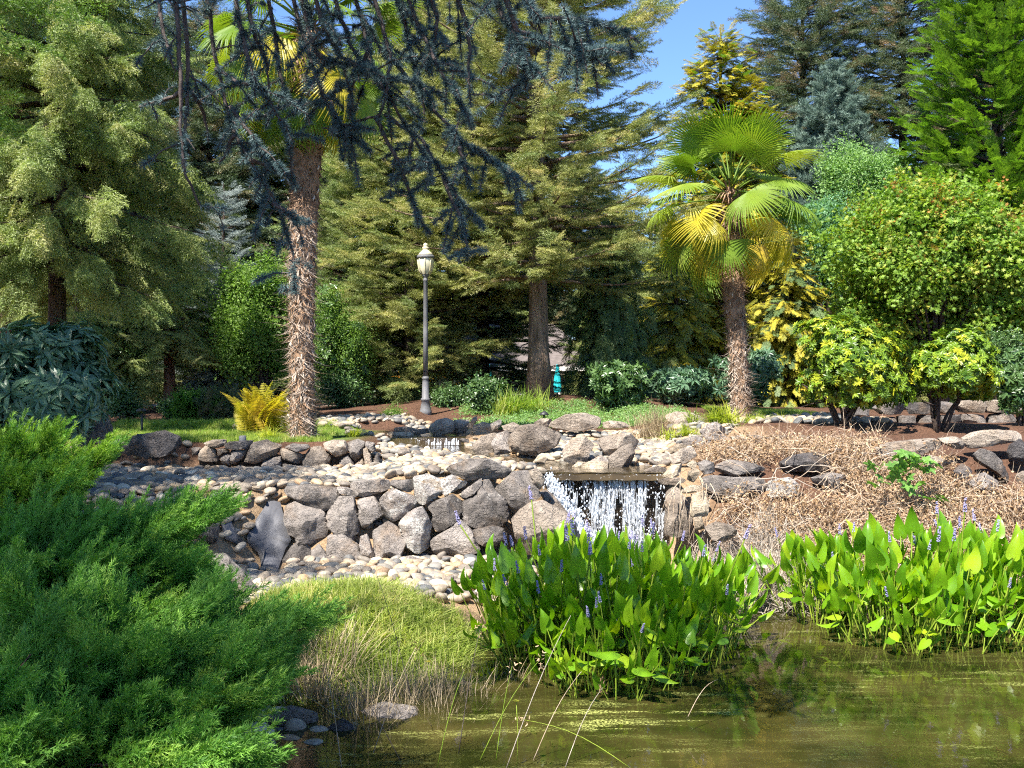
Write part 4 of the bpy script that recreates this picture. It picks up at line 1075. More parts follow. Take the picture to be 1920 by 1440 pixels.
# ------------------------------------------------------------------ trees
def conifer(name, label, base, H, R, z0, keys, seed, weights=None, whorls=None, per=6, droop=.15, tip=.15, dens=1.0, tr=.2, bark='bark_dark', shape=.75, scl=1.0, hang=0.0, group=None, top_open=1.0, sprays_per_m=6.3, lean=0, arc=None):
    rng = np.random.default_rng(seed)
    base = Vector(base); root = thing(name, label, 'tree', base, group)
    b = Buf(); zz = np.linspace(-.15, H, 14)
    wob = np.cumsum(rng.normal(0, .015, (14, 2)), 0); wob[0] = 0
    tp = np.stack([wob[:, 0] + lean * zz / H, wob[:, 1], zz], 1)
    rad = tr * (1 - zz / H) ** .8 + .012; rad[0] *= 1.45; rad[1] *= 1.05
    b.tube(tp, rad, 10, 0)
    P, X, Z, S = [], [], [], []
    nw = whorls or int((H - z0) / .37)
    for w in range(nw):
        h = z0 + (H - z0) * (w + rng.uniform(-.3, .3)) / nw; h = min(max(h, z0), H * .995)
        f = (h - z0) / (H - z0)
        Lb = R * (max(0.03, 1 - f) ** shape) * (.75 + .35 * min(1, f * 6 + .25))
        for k in range(per):
            a = w * 2.4 + k * 6.283 / per + rng.normal(0, .25)
            if arc is not None and not (arc[0] <= (a % 6.283) <= arc[1]): continue
            L = Lb * rng.uniform(.72, 1.12)
            if L < .12: L = .12
            o = np.array([np.interp(h, zz, tp[:, 0]), np.interp(h, zz, tp[:, 1]), h]); hd = np.array([math.cos(a), math.sin(a), 0])
            e0 = rng.normal(.10 + .45 * f, .08)
            ts = np.linspace(0, 1, 7)
            pts = o + hd * (L * ts)[:, None] + np.array([0, 0, 1.0]) * (L * (e0 * ts - droop * 1.6 * ts ** 1.6 + tip * ts ** 3))[:, None]
            b.tube(pts, np.linspace(max(.012, .022 * L), .004, 7), 4, 0, False)
            n = max(2, int(L * sprays_per_m * dens)); sd = np.array([-hd[1], hd[0], 0])
            for q in range(n):
                t = (.12 if L < 1 else .2) + .82 * (q + rng.random()) / n
                p = np.array([np.interp(t, ts, pts[:, i]) for i in range(3)])
                tg = nrm(np.array([np.interp(min(1, t + .1), ts, pts[:, i]) for i in range(3)]) - np.array([np.interp(t - .05, ts, pts[:, i]) for i in range(3)]))
                s = (-1 if q % 2 else 1); sp = rng.uniform(.25, 1.0) * (1.05 - t * .55)
                d = tg * 1.0 + sd * s * sp + np.array([0, 0, rng.normal(-.10 - hang, .30)])
                P.append(p + rng.normal(size=3) * [.06, .06, .10]); X.append(d); Z.append(np.array([0, 0, 1.0]) + rng.normal(size=3) * .22)
                S.append(scl * rng.uniform(.85, 1.4) * (1.0 if L > .8 else .7))
            P.append(pts[-1] - hd * .2 * min(1, L)); X.append(nrm(pts[-1] - pts[-2])); Z.append(np.array([0, 0, 1.0])); S.append(scl * rng.uniform(.8, 1.1))
    P.append(np.array([tp[-1][0], tp[-1][1], H - .35])); X.append(np.array([0, 0, 1.0])); Z.append(np.array([1.0, 0, 0])); S.append(scl)
    obj('trunk', b.mesh('trunk', bark), root)
    foliage('crown', root, keys, np.array(P) + np.array(base), X, Z, S, rng, weights)
    return root

def blob_points(rng, blobs, n, shell=.62):
    """points through lumpy ellipsoids (cx,cy,cz,rx,ry,rz), denser near the surface"""
    vol = np.array([b[3] * b[4] + b[4] * b[5] + b[3] * b[5] for b in blobs]); P, N = [], []
    for b, m in zip(blobs, np.maximum(4, (vol / vol.sum() * n).astype(int))):
        d = nrm(rng.normal(size=(m, 3))); r = np.where(rng.random(m) < .8, rng.uniform(shell, 1.03, m), rng.uniform(.2, shell, m))
        r = r * (1 + .36 * vnoise(d * 2.6 + b[0], int(abs(b[0]) * 100) % 97))
        P.append(d * r[:, None] * np.array(b[3:6]) + np.array(b[:3])); N.append(nrm(d / np.array(b[3:6])))
    return np.concatenate(P), np.concatenate(N)

def sub_blobs(rng, c, r, n, k=.45):
    out = []
    for _ in range(n):
        d = nrm(rng.normal(size=3)); s = rng.uniform(.75, 1.2) * k
        out.append((*(np.array(c) + d * np.array(r) * rng.uniform(.35, .72)), r[0] * s, r[1] * s, r[2] * s))
    return out

def leafy(name, label, cat, base, c, r, keys, n, seed, weights=None, nb=12, k=.45, scl=1.0, tr=.08, bark='bark_dark', stems=1, group=None, up=.5, top=None, split=False):
    """a broadleaf tree or shrub: stems and limbs that reach into lumps of foliage"""
    rng = np.random.default_rng(seed); base = Vector(base)
    root = thing(name, label, cat, base, group)
    blobs = sub_blobs(rng, c, r, nb, k)
    b = Buf(); bs = np.array(base)
    for i, bl in enumerate(blobs):
        o = bs + np.append(rng.normal(size=2) * (.12 if stems > 1 else .02), -.1)
        e = np.array(bl[:3]); m1 = o + (e - o) * .35 + np.array([0, 0, .12 * np.linalg.norm(e - o)]); m2 = o + (e - o) * .7 + np.array([0, 0, .06])
        R = tr if i == 0 else tr * rng.uniform(.35, .7)
        b.tube(np.array([o, o * .7 + m1 * .3 + [0, 0, .02], m1, m2, e]), [R * 1.2, R, R * .75, R * .45, R * .2], 6)
    tm = part('trunk' if cat == 'tree' else 'stem', b.mesh('trunk', bark), root)
    P, N = blob_points(rng, blobs, n)
    ok = P[:, 2] > bs[2] + .02
    P, N = P[ok], N[ok]
    X = nrm(N + rng.normal(size=N.shape) * .5); Z = np.array([0, 0, up]) + N + rng.normal(size=N.shape) * .35
    wsel = weights
    foliage('crown' if cat == 'tree' else 'foliage', root, keys, P, X, Z, scl * rng.uniform(.75, 1.25, len(P)), rng, wsel)
    if top is not None:
        up_ = (N[:, 2] > .15) & (rng.random(len(P)) < top[1])
        foliage('crown_tips', root, [top[0]], P[up_] + N[up_] * .06, X[up_], Z[up_], scl * rng.uniform(.7, 1.1, up_.sum()), rng)
    return root

def gat(px, D):
    x = (px - 960) / F * D
    return (x, D, gz(x, D))

# main spruce in the middle and its neighbours
conifer('spruce_tree', 'tall olive spruce with a bare grey-brown trunk in the middle of the garden', gat(1012, 24.3), 16, 3.35, 2.85, ['spruce_olive', 'spruce_green'], 21, [3, 1], per=7, droop=.16, tip=.24, tr=.25, bark='bark_spruce', shape=.42, dens=1.15, lean=-.1)
conifer('spruce_tree', 'drooping pale spruce with long hanging twigs at the upper left', gat(110, 16.2), 9.2, 2.2, 2.6, ['spruce_hang', 'spruce_hang_dark'], 22, [3, 1.3], per=9, droop=.36, tip=.2, tr=.15, bark='bark_dark', shape=.34, dens=1.8, hang=.6, scl=.85)
conifer('spruce_tree', 'old conifer with a reddish trunk at the left edge', gat(0, 19.5), 10.5, 2.2, 4.2, ['spruce_hang', 'spruce_hang_dark'], 23, [1, 1], per=6, droop=.3, tip=.15, tr=.24, bark='bark_red', shape=.4, hang=.4)
conifer('spruce_tree', 'green spruce directly behind the left palm trunk', gat(655, 27.5), 8.4, 2.2, .6, ['spruce_green', 'spruce_pale'], 24, [2, 1], per=7, droop=.18, tip=.2, tr=.16, shape=.7, dens=1.15)
conifer('spruce_tree', 'leafy-branched spruce right behind the lamp post', gat(770, 26), 12.5, 2.3, .7, ['spruce_olive', 'spruce_green'], 25, [1, 1], per=7, droop=.16, tip=.2, tr=.2, shape=.62, dens=1.15)
conifer('spruce_tree', 'dark spruce with a thin trunk between the lamp and the big trunk', gat(905, 29), 15, 2.5, .7, ['spruce_green', 'spruce_dark'], 26, [1, 1], per=6, droop=.2, tip=.15, tr=.2, shape=.5)
conifer('hemlock_tree', 'small pale layered conifer with a visible trunk left of the palm', gat(314, 22.5), 3.9, 1.35, 1.25, ['hemlock'], 27, per=8, whorls=11, droop=.28, tip=.05, tr=.13, bark='bark_red', shape=.55, dens=1.7, scl=.9)
conifer('blue_spruce', 'silvery blue spruce between the pale conifer and the palm', gat(415, 24.5), 5.4, 1.05, .5, ['spruce_blue'], 28, per=7, droop=.12, tip=.15, tr=.1, shape=.7, dens=1.7, scl=.75)
conifer('weeping_cedar', 'dark weeping cedar with hanging curtains right of the big trunk', gat(1145, 25.5), 4.6, 1.15, .4, ['weeping'], 29, per=7, droop=.55, tip=.0, tr=.12, shape=.45, dens=1.8, hang=1.5)
conifer('golden_cypress', 'tall golden cypress rising against the sky behind the right palm', gat(1350, 33), 12.4, 2.3, 1.0, ['golden', 'bright_cedar'], 30, [5, 1], per=9, droop=.12, tip=.12, tr=.2, shape=.5, dens=2.6, scl=.85, hang=.5)
conifer('golden_cypress', 'low golden cypress right behind the right palm trunk', gat(1470, 27), 4.7, 1.35, .3, ['golden', 'weeping'], 31, [3, 1], per=9, droop=.3, tip=.1, tr=.12, shape=.5, dens=2.6, scl=.75, hang=.6)
conifer('golden_cypress', 'yellow-green cypress left of the right palm trunk', gat(1268, 27.5), 4.3, 1.25, .3, ['golden', 'spruce_pale'], 32, [3, 2], per=9, droop=.35, tip=.1, tr=.12, shape=.5, dens=2.4, scl=.8, hang=.6)
conifer('dark_spruce', 'dark cone-laden spruce behind the blue-grey pine', gat(1505, 44), 20, 3.9, 2.0, ['spruce_dark'], 33, per=7, droop=.18, tip=.2, tr=.3, shape=.42, scl=1.5, sprays_per_m=3.6)
conifer('dark_spruce', 'dark spruce between the blue-grey pine and the bright cedar', gat(1690, 43), 20, 3.9, 2.0, ['spruce_dark'], 34, per=7, droop=.18, tip=.2, tr=.3, shape=.42, scl=1.5, sprays_per_m=3.6)
conifer('blue_pine', 'blue-grey pine with a pointed top in front of the dark spruces', gat(1560, 37), 12.6, 2.3, 3.0, ['pine_blue'], 35, per=7, droop=-.12, tip=.15, tr=.2, shape=.72, dens=1.5, scl=1.25)
conifer('bright_cedar', 'bright green feathery cedar at the upper right corner', gat(1868, 30), 15, 2.8, 2.0, ['bright_cedar'], 36, per=8, droop=-.05, tip=.1, tr=.25, shape=.45, dens=1.5, scl=1.25)
conifer('spruce_tree', 'spruce in deep shade behind the small pale conifer', gat(150, 25), 8.5, 2.3, .6, ['spruce_hang_dark', 'spruce_pale'], 37, [2, 1], per=7, droop=.25, tip=.1, tr=.16, shape=.6)
conifer('near_conifer', 'dark fine-needled conifer reaching in at the left edge', (-7.7, 7.9, .9), 8.2, 3.6, 2.6, ['near_conifer'], 38, per=6, droop=.12, tip=.05, tr=.25, bark='bark_red', shape=.35, scl=1.3, sprays_per_m=4.2)
k = 0
for px, D, H, R, mat, where in ((-60, 44, 18, 4.2, 'spruce_dark', 'beyond the left edge trees'), (105, 41, 15, 3.8, 'spruce_green', 'left of the drooping pale spruce'), (245, 45, 18, 4.0, 'spruce_green', 'behind the drooping pale spruce'), (395, 42, 17, 3.8, 'spruce_dark', 'above the silvery blue spruce'),
                         (540, 46, 17, 4.0, 'spruce_green', 'behind the crown of the left palm'), (690, 43, 16, 3.6, 'spruce_dark', 'above the green spruce behind the palm'), (850, 53, 17, 3.9, 'spruce_green', 'far behind the lamp post'), (960, 56, 17, 3.6, 'spruce_dark', 'left of the big bare trunk in the far row'),
                         (1085, 56, 13, 3.6, 'spruce_dark', 'far behind the big bare trunk'), (1215, 44, 8.6, 3.0, 'spruce_green', 'low behind the sky gap'), (1300, 47, 8.5, 3.0, 'spruce_dark', 'low behind the tall golden cypress'), (1415, 50, 13, 3.4, 'spruce_dark', 'behind the crown of the right palm'),
                         (1590, 42, 9, 3.4, 'spruce_green', 'hidden behind the pale green airy tree'), (1790, 41, 10, 3.6, 'spruce_green', 'hidden behind the vine maple'), (1900, 46, 20, 4.2, 'spruce_dark', 'behind the bright feathery cedar')):
    k += 1
    conifer('background_conifer', 'far shaded conifer ' + where, gat(px, D), H, R, .3, [mat], 60 + k, per=7, droop=.2, tip=.15, tr=.25, shape=.5, scl=2.0, sprays_per_m=3.3, group='conifers at the back of the garden')

leafy('hornbeam_tree', 'fresh green small-leaved tree just left of the left palm trunk', 'tree', gat(495, 22), (at(485, 605, 22).x, 22, at(0, 610, 22)[2]), (1.05, 1.0, 1.65), ['small_leaf', 'broad_green'], 2300, 41, [3, 1], nb=30, k=.30, tr=.07)
leafy('dark_tree', 'dark green bushy tree right of the left palm trunk', 'tree', gat(640, 24.5), (at(630, 640, 24.5).x, 24.5, at(0, 645, 24.5)[2]), (1.05, 1.0, 1.6), ['small_leaf', 'rhodo_mid'], 1900, 42, [3, 1], nb=28, k=.31, tr=.1)
leafy('vine_maple', 'broad vine maple with orange-tinged leaf tips at the right', 'tree', gat(1760, 24), (at(1755, 490, 24).x, 24, at(0, 510, 24)[2]), (3.1, 1.9, 2.45), ['maple_green'], 8500, 43, nb=44, k=.37, tr=.12, top=('maple_orange', .13))
leafy('birch_tree', 'pale green airy tree between the right palm and the maple', 'tree', gat(1620, 31), (at(1625, 345, 31).x, 31, at(0, 360, 31)[2]), (1.6, 1.4, 2.0), ['broad_light'], 1900, 44, nb=26, k=.30, tr=.1)
leafy('dogwood_tree', 'blue-green small tree tucked beside the right palm fronds', 'tree', gat(1560, 29), (at(1560, 440, 29).x, 29, at(0, 450, 29)[2]), (1.0, 1.0, 1.6), ['broad_teal'], 1100, 45, nb=10, k=.45, tr=.08)
leafy('understory_tree', 'dark evergreen tree in shade left of the small pale conifer', 'tree', gat(215, 21.5), (at(205, 650, 21.5).x, 21.5, at(0, 655, 21.5)[2]), (.95, .9, 1.1), ['cover_dark', 'spruce_pale'], 900, 46, [3, 1], nb=10, k=.45, tr=.08)

for name, label, px0, px1, py0, py1, D, keys, n, scl in (
    ('rhododendron_shrub', 'glossy dark rhododendron right of the big spruce trunk', 1085, 1225, 672, 792, 22.5, ['rhodo_mid'], 700, 1.1),
    ('rhododendron_shrub', 'dark rhododendron left of the right palm trunk', 1200, 1335, 680, 782, 23.5, ['rhodo_dark'], 600, 1.1),
    ('rhododendron_shrub', 'dark rhododendron directly behind the right palm trunk', 1330, 1480, 650, 765, 23.0, ['rhodo_dark'], 650, 1.1),
    ('evergreen_shrub', 'dark leafy shrub just left of the big spruce trunk', 868, 960, 705, 795, 22.3, ['rhodo_mid', 'cover_dark'], 420, 1.0),
    ('evergreen_shrub', 'low dark shrub behind the foot of the lamp post', 800, 880, 735, 792, 24.0, ['cover_dark'], 300, 1.0),
    ('evergreen_shrub', 'shaded shrub behind the lamp on its left', 700, 800, 730, 790, 25.5, ['cover_dark', 'spruce_green'], 300, 1.0),
    ('camellia_shrub', 'glossy shrub at the foot of the far left trees', 190, 268, 735, 808, 18.5, ['rhodo_mid', 'cover_dark'], 420, .8),
    ('camellia_shrub', 'little glossy shrub in front of the small pale conifer', 296, 348, 750, 806, 20.0, ['rhodo_mid', 'cover_dark'], 240, .7),
    ('mound_shrub', 'light green conical mound shrub near the lawn', 333, 388, 738, 806, 19.0, ['juniper', 'small_leaf'], 420, .9),
    ('mound_shrub', 'dark rounded mound shrub left of the golden fern', 374, 445, 736, 808, 18.6, ['spruce_dark', 'small_leaf'], 420, .55),
    ('boxwood_ball', 'small round bush left of the lamp post', 715, 758, 776, 806, 20.5, ['small_leaf'], 160, .6),
    ('laurel_shrub', 'bluish green shrub cut off by the right edge', 1870, 1960, 640, 800, 16.8, ['rhodo_mid'], 520, 1.0),
    ('evergreen_shrub', 'shady shrub under the vine maple behind the right rhododendron', 1840, 1930, 600, 760, 21.5, ['cover_dark'], 420, 1.0),
    ('evergreen_shrub', 'dark shrub filling the gap right of the left palm trunk', 590, 700, 700, 775, 24.0, ['cover_dark'], 350, 1.0)):
    a, b_ = at(px0, py0, D), at(px1, py1, D); cx = (a.x + b_.x) / 2; g = gz(cx, D)
    leafy(name, label, 'shrub', (cx, D, g), (cx, D, (a.z + max(b_.z, g)) / 2), ((b_.x - a.x) / 2 * .86, (b_.x - a.x) / 2 * .8, (a.z - max(b_.z, g)) / 2 * .92), keys, n, int(px0), nb=9, k=.52, scl=scl, tr=.03, stems=3)

# ------------------------------------------------------------------ rhododendrons with leaf whorls one can pick out
def copy_piece(src, parent, loc, q, s):
    o = bpy.data.objects.new(src.name.split('.')[0], src.data); C.objects.link(o); o.parent = parent
    o.location = loc; o.rotation_mode = 'QUATERNION'; o.rotation_quaternion = q; o.scale = (s, s, s)
    return o

def whorl_shrub(name, label, base, c, r, key, n_parts, n_fill, seed, nb, k, scl, bark, stem_r, side=None, zmin=None):
    rng = np.random.default_rng(seed); base = Vector(base); root = thing(name, label, 'shrub', base)
    blobs = sub_blobs(rng, c, r, nb, k)
    bs = np.array(base)
    ang = np.sort(rng.uniform(0, 6.28, 7))
    for i in range(7):
        b = Buf(); e = np.array(c) + np.array([math.cos(ang[i]) * r[0] * .62, math.sin(ang[i]) * r[1] * .6, -.25 * r[2]])
        o = bs + [math.cos(ang[i]) * .07, math.sin(ang[i]) * .07, -.08]
        ts = np.linspace(0, 1, 7); w = np.cumsum(rng.normal(0, .022, (7, 3)), 0)
        pts = o + (e - o) * (ts ** np.array([[1.25], [1.25], [.8]])).T.reshape(7, 3) + w
        b.tube(pts, np.linspace(stem_r, stem_r * .35, 7), 7)
        for _ in range(4):
            t = rng.uniform(.55, .95); p = pts[int(t * 6)]; q = p + nrm(rng.normal(size=3) + [0, 0, 1.0]) * r[2] * .5
            b.tube(np.array([p, (p + q) / 2 + rng.normal(size=3) * .03, q]), [stem_r * .4, stem_r * .3, stem_r * .12], 5)
        part('stem', b.mesh('stem', bark), root)
    P, N = blob_points(rng, blobs, n_parts * 3 + n_fill, .8)
    if zmin is not None: ok = P[:, 2] > zmin; P, N = P[ok], N[ok]
    # those facing the photographer and the sky show largest
    out = nrm((P - np.array(c)) / np.array(r)); rad = np.linalg.norm((P - np.array(c)) / np.array(r), axis=1)
    score = rad - .55 * out[:, 1] + .3 * out[:, 2] + rng.normal(0, .12, len(P))
    order = np.argsort(-score)
    X = nrm(N * .7 + out * .6 + np.array([0, -.15, .55]) + rng.normal(size=N.shape) * .3); Z = rng.normal(size=N.shape)
    Q = quats(X, Z.copy())
    for i in order[:n_parts]:
        copy_piece(PROTO[key][rng.integers(len(PROTO[key]))], root, Vector(P[i]) - base, Q[i], scl * rng.uniform(.8, 1.25)).name = 'leaf_whorl'
    rest = order[n_parts:]
    foliage('inner_leaves', root, [key], P[rest], X[rest], Z[rest], scl * rng.uniform(.8, 1.2, len(rest)), rng)

g = gat(1580, 16.6)
whorl_shrub('rhododendron', 'bright yellow-green rhododendron on dark stems right of the right palm', g, (at(1603, 0, 16.6).x, 16.6, at(0, 682, 16.6)[2]), (1.16, 1.0, .92), 'rhodo_green', 300, 1500, 81, 22, .36, .64, 'bark_dark', .038, zmin=g[2] + .32)
g = gat(1762, 16.3)
whorl_shrub('rhododendron', 'yellow-green rhododendron on thin stems, the farther right of the two', g, (at(1792, 0, 16.3).x, 16.3, at(0, 690, 16.3)[2]), (.76, .75, .72), 'rhodo_green', 280, 950, 82, 16, .40, .64, 'bark_dark', .032, zmin=g[2] + .40)
g = gat(60, 10.8)
whorl_shrub('rhododendron', 'large blue-green rhododendron in shade at the left edge', g, (at(72, 0, 10.8).x, 10.8, at(0, 705, 10.8)[2]), (.86, .8, .78), 'rhodo_dark', 300, 700, 83, 22, .36, 1.05, 'bark_dark', .03)

# ------------------------------------------------------------------ fan palms
def frond_meshes():
    out = []
    for v, (Lp, Lb, spread, droop, mat) in enumerate(((.66, .62, 112, .20, 'palm_leaf'), (.82, .62, 108, .34, 'palm_leaf'), (.90, .60, 102, .60, 'palm_leaf'), (.82, .58, 98, .85, 'palm_old'))):
        rng = np.random.default_rng(200 + v); n = 40; b = Buf(); pit = math.radians(2 * spread) / n
        for i in range(n):
            a = -math.radians(spread) + (i + .5) * pit; L = Lb * (1 - .22 * (abs(a) / math.radians(spread)) ** 2) * rng.uniform(.92, 1.05)
            d = np.array([math.cos(a), math.sin(a), 0]); s = np.array([-d[1], d[0], 0]); V = []; kink = rng.uniform(.3, 1.7); tw = rng.normal(0, .12)
            for t in (0.02, .28, .5, .72, .88, 1.0):
                r = L * t; w = min(math.tan(pit / 2) * r, math.tan(pit / 2) * L * .52 * (1 - max(0, t - .5) / .5) ** .8 + .0015)
                z = -droop * L * (.35 * t * t + kink * max(0, t - .55) ** 2 * 1.6) - .10 * L * (abs(a) / 2) ** 2 * t
                c = d * r * (1 - .12 * droop * max(0, t - .5)) + np.array([0, 0, z]) + s * tw * L * max(0, t - .5) ** 2
                V += [c - s * w, c + np.array([0, 0, w * .55]), c + s * w]
            b.add(V, [f for q in range(5) for f in ((q * 3, q * 3 + 1, q * 3 + 4, q * 3 + 3), (q * 3 + 1, q * 3 + 2, q * 3 + 5, q * 3 + 4))])
        blade = b.mesh('blade', mat, False)
        b = Buf(); ts = np.linspace(0, 1, 6)
        b.tube(np.stack([Lp * ts, 0 * ts, .10 * Lp * np.sin(ts * 2.2) - .10 * Lp * math.sin(2.2) * ts], 1), np.linspace(.016, .009, 6), 5)
        out.append((b.mesh('petiole', mat), blade, Lp))
    return out
FRONDS = frond_meshes()

def palm(name, label, base, path, radii, crown, fronds, seed, fibre_split):
    rng = np.random.default_rng(seed); base = Vector(base); root = thing(name, label, 'palm tree', base)
    P = np.array([tuple(p) for p in path]); n = 60
    t = np.linspace(0, 1, len(P)); tt = np.linspace(0, 1, n); C3 = np.stack([np.interp(tt, t, P[:, k]) for k in range(3)], 1); R = np.interp(tt, t, radii)
    b = Buf(); m = 22; V = []
    for i in range(n):
        for j in range(m):
            a = 2 * math.pi * j / m; q = C3[i] + np.array([math.cos(a), math.sin(a), 0]) * R[i]
            V.append(q)
    V = np.array(V); nv = fbm(V * [7, 7, 11], seed, 3); A = np.tile(np.arange(m) * 2 * math.pi / m, n)
    V = V + np.stack([np.cos(A), np.sin(A), 0 * A], 1) * (nv * .032)[:, None]
    b.add(V, [(i * m + j, i * m + (j + 1) % m, (i + 1) * m + (j + 1) % m, (i + 1) * m + j) for i in range(n - 1) for j in range(m)])
    b.lathe([(.06, C3[-1][2] - .05), (.16, C3[-1][2] + .12), (.05, C3[-1][2] + .5)], 10, 0, (C3[-1][0], C3[-1][1]))
    part('trunk', b.mesh('trunk', 'palm_fibre'), root)
    b = Buf()
    L = np.linalg.norm(P[-1] - P[0])
    for _ in range(int(L * 1150)):                                # shaggy leaf-sheath fibres
        u = rng.random(); i = int(u * (n - 1)); a = rng.uniform(0, 6.28); o = np.array([math.cos(a), math.sin(a), 0]); sd = np.array([-o[1], o[0], 0])
        p = C3[i] + o * (R[i] * .97); l = rng.uniform(.09, .27); cur = rng.normal(0, .9); upd = 1.0 if rng.random() < .45 else -1.0; ot = rng.uniform(.15, .55)
        w = rng.uniform(.004, .012); Q = [p + o * l * ot * s_ * (1.2 - .5 * s_) + np.array([0, 0, upd * l * s_ * (1 - .35 * s_)]) + sd * cur * l * s_ * s_ for s_ in (0, .35, .7, 1)]
        s2 = sd * w
        b.add([Q[0] - s2, Q[0] + s2, Q[1] + s2, Q[1] - s2, Q[2] + s2 * .7, Q[2] - s2 * .7, Q[3]], [(0, 1, 2, 3), (3, 2, 4, 5), (5, 4, 6)], 1 if u < fibre_split and rng.random() < .6 else 0)
    part('trunk_fibre', b.mesh('trunk_fibre', ['palm_fibre', 'palm_fibre_grey'], False), root, 'stuff')
    for _ in range(int(L * 9)):                                   # cut leaf bases
        u = rng.random() ** 1.1; i = int(u * (n - 1)); a = rng.uniform(0, 6.28); o = np.array([math.cos(a), math.sin(a), 0])
        p = C3[i] + o * R[i] * .98; q = p + o * rng.uniform(.03, .08) + np.array([0, 0, rng.uniform(.06, .15)]); b = Buf()
        b.tube(np.array([p, (p + q) / 2 + o * .01, q]), [.016, .012, .006], 5); part('leaf_stub', b.mesh('leaf_stub', 'palm_stub'), root)
    cr = np.array(crown)
    b = Buf()
    for _ in range(260):                                          # brown skirt of old leaf stalks and fibre under the crown
        a = rng.uniform(0, 6.28); o = np.array([math.cos(a), math.sin(a), 0]); sd = np.array([-o[1], o[0], 0]) * rng.uniform(.006, .016)
        p = cr + o * R[-1] * .7 + np.array([0, 0, rng.uniform(-.55, .15)]); q = p + o * rng.uniform(.12, .38) + np.array([0, 0, rng.uniform(-.30, .22)]); m_ = (p + q) / 2 + np.array([0, 0, .05])
        b.add([p - sd, p + sd, m_ + sd, m_ - sd, q], [(0, 1, 2, 3), (3, 2, 4)])
    part('crown_skirt', b.mesh('crown_skirt', 'palm_fibre', False), root, 'stuff')
    for az, el, v, s in fronds:
        d = np.array([math.cos(el) * math.cos(az), math.cos(el) * math.sin(az), math.sin(el)])
        z = np.array([0, 0, 1.0]) if abs(el) < 1.25 else -np.array([math.cos(az), math.sin(az), 0])
        q = quats(d[None], (z + rng.normal(size=3) * .22)[None].copy())[0]
        pm, bm_, Lp = FRONDS[v]
        o = bpy.data.objects.new('frond', pm); C.objects.link(o); o.parent = root; o.rotation_mode = 'QUATERNION'; o.rotation_quaternion = q; o.scale = (s, s, s)
        o.location = Vector(cr + d * .10 + np.array([0, 0, .22 * math.sin(el)])) - base
        c = bpy.data.objects.new('blade', bm_); C.objects.link(c); c.parent = o; c.location = (Lp, 0, 0)
        c.rotation_euler = (rng.normal(0, .15), rng.uniform(.05, .35) + (.25 if el < .2 else 0), rng.normal(0, .1))
    return root

def frond_fan(rng, n, lo, hi, s0):
    out = []
    for k in range(n):
        f = (k + .5) / n; el = hi + (lo - hi) * f ** .85; az = k * 2.399963 + rng.normal(0, .2)
        v = 0 if f < .30 else (1 if f < .52 else (3 if rng.random() < .42 else 2))
        out.append((az, el + rng.normal(0, .08), v, s0 * rng.uniform(.9, 1.1)))
    return out
rg = np.random.default_rng(3)
DR = 19.0
pb = at(1389, 810, DR); pb.z = gz(pb.x, DR)
palm('fan_palm', 'shorter fan palm with a full round crown of yellow-green fronds at the right', pb, [pb - Vector((0, 0, .1)), at(1388, 740, DR), at(1383, 640, DR), at(1374, 540, DR), at(1370, 470, DR), at(1370, 400, DR)],
     [.18, .15, .16, .185, .21, .19], at(1370, 372, DR), frond_fan(rg, 44, -1.0, 1.35, 1.22), 301, .45)
DL = 14.6
pl = at(568, 828, DL); pl.z = gz(pl.x, DL)
palm('fan_palm', 'tall fan palm with a long shaggy trunk at the left', pl, [pl - Vector((0, 0, .1)), at(567, 740, DL), at(566, 600, DL), at(568, 450, DL), at(573, 300, DL), at(577, 170, DL), at(578, 85, DL)],
     [.17, .15, .165, .185, .215, .225, .19], at(578, 62, DL), frond_fan(rg, 42, -1.2, 1.35, 1.16), 302, .55)

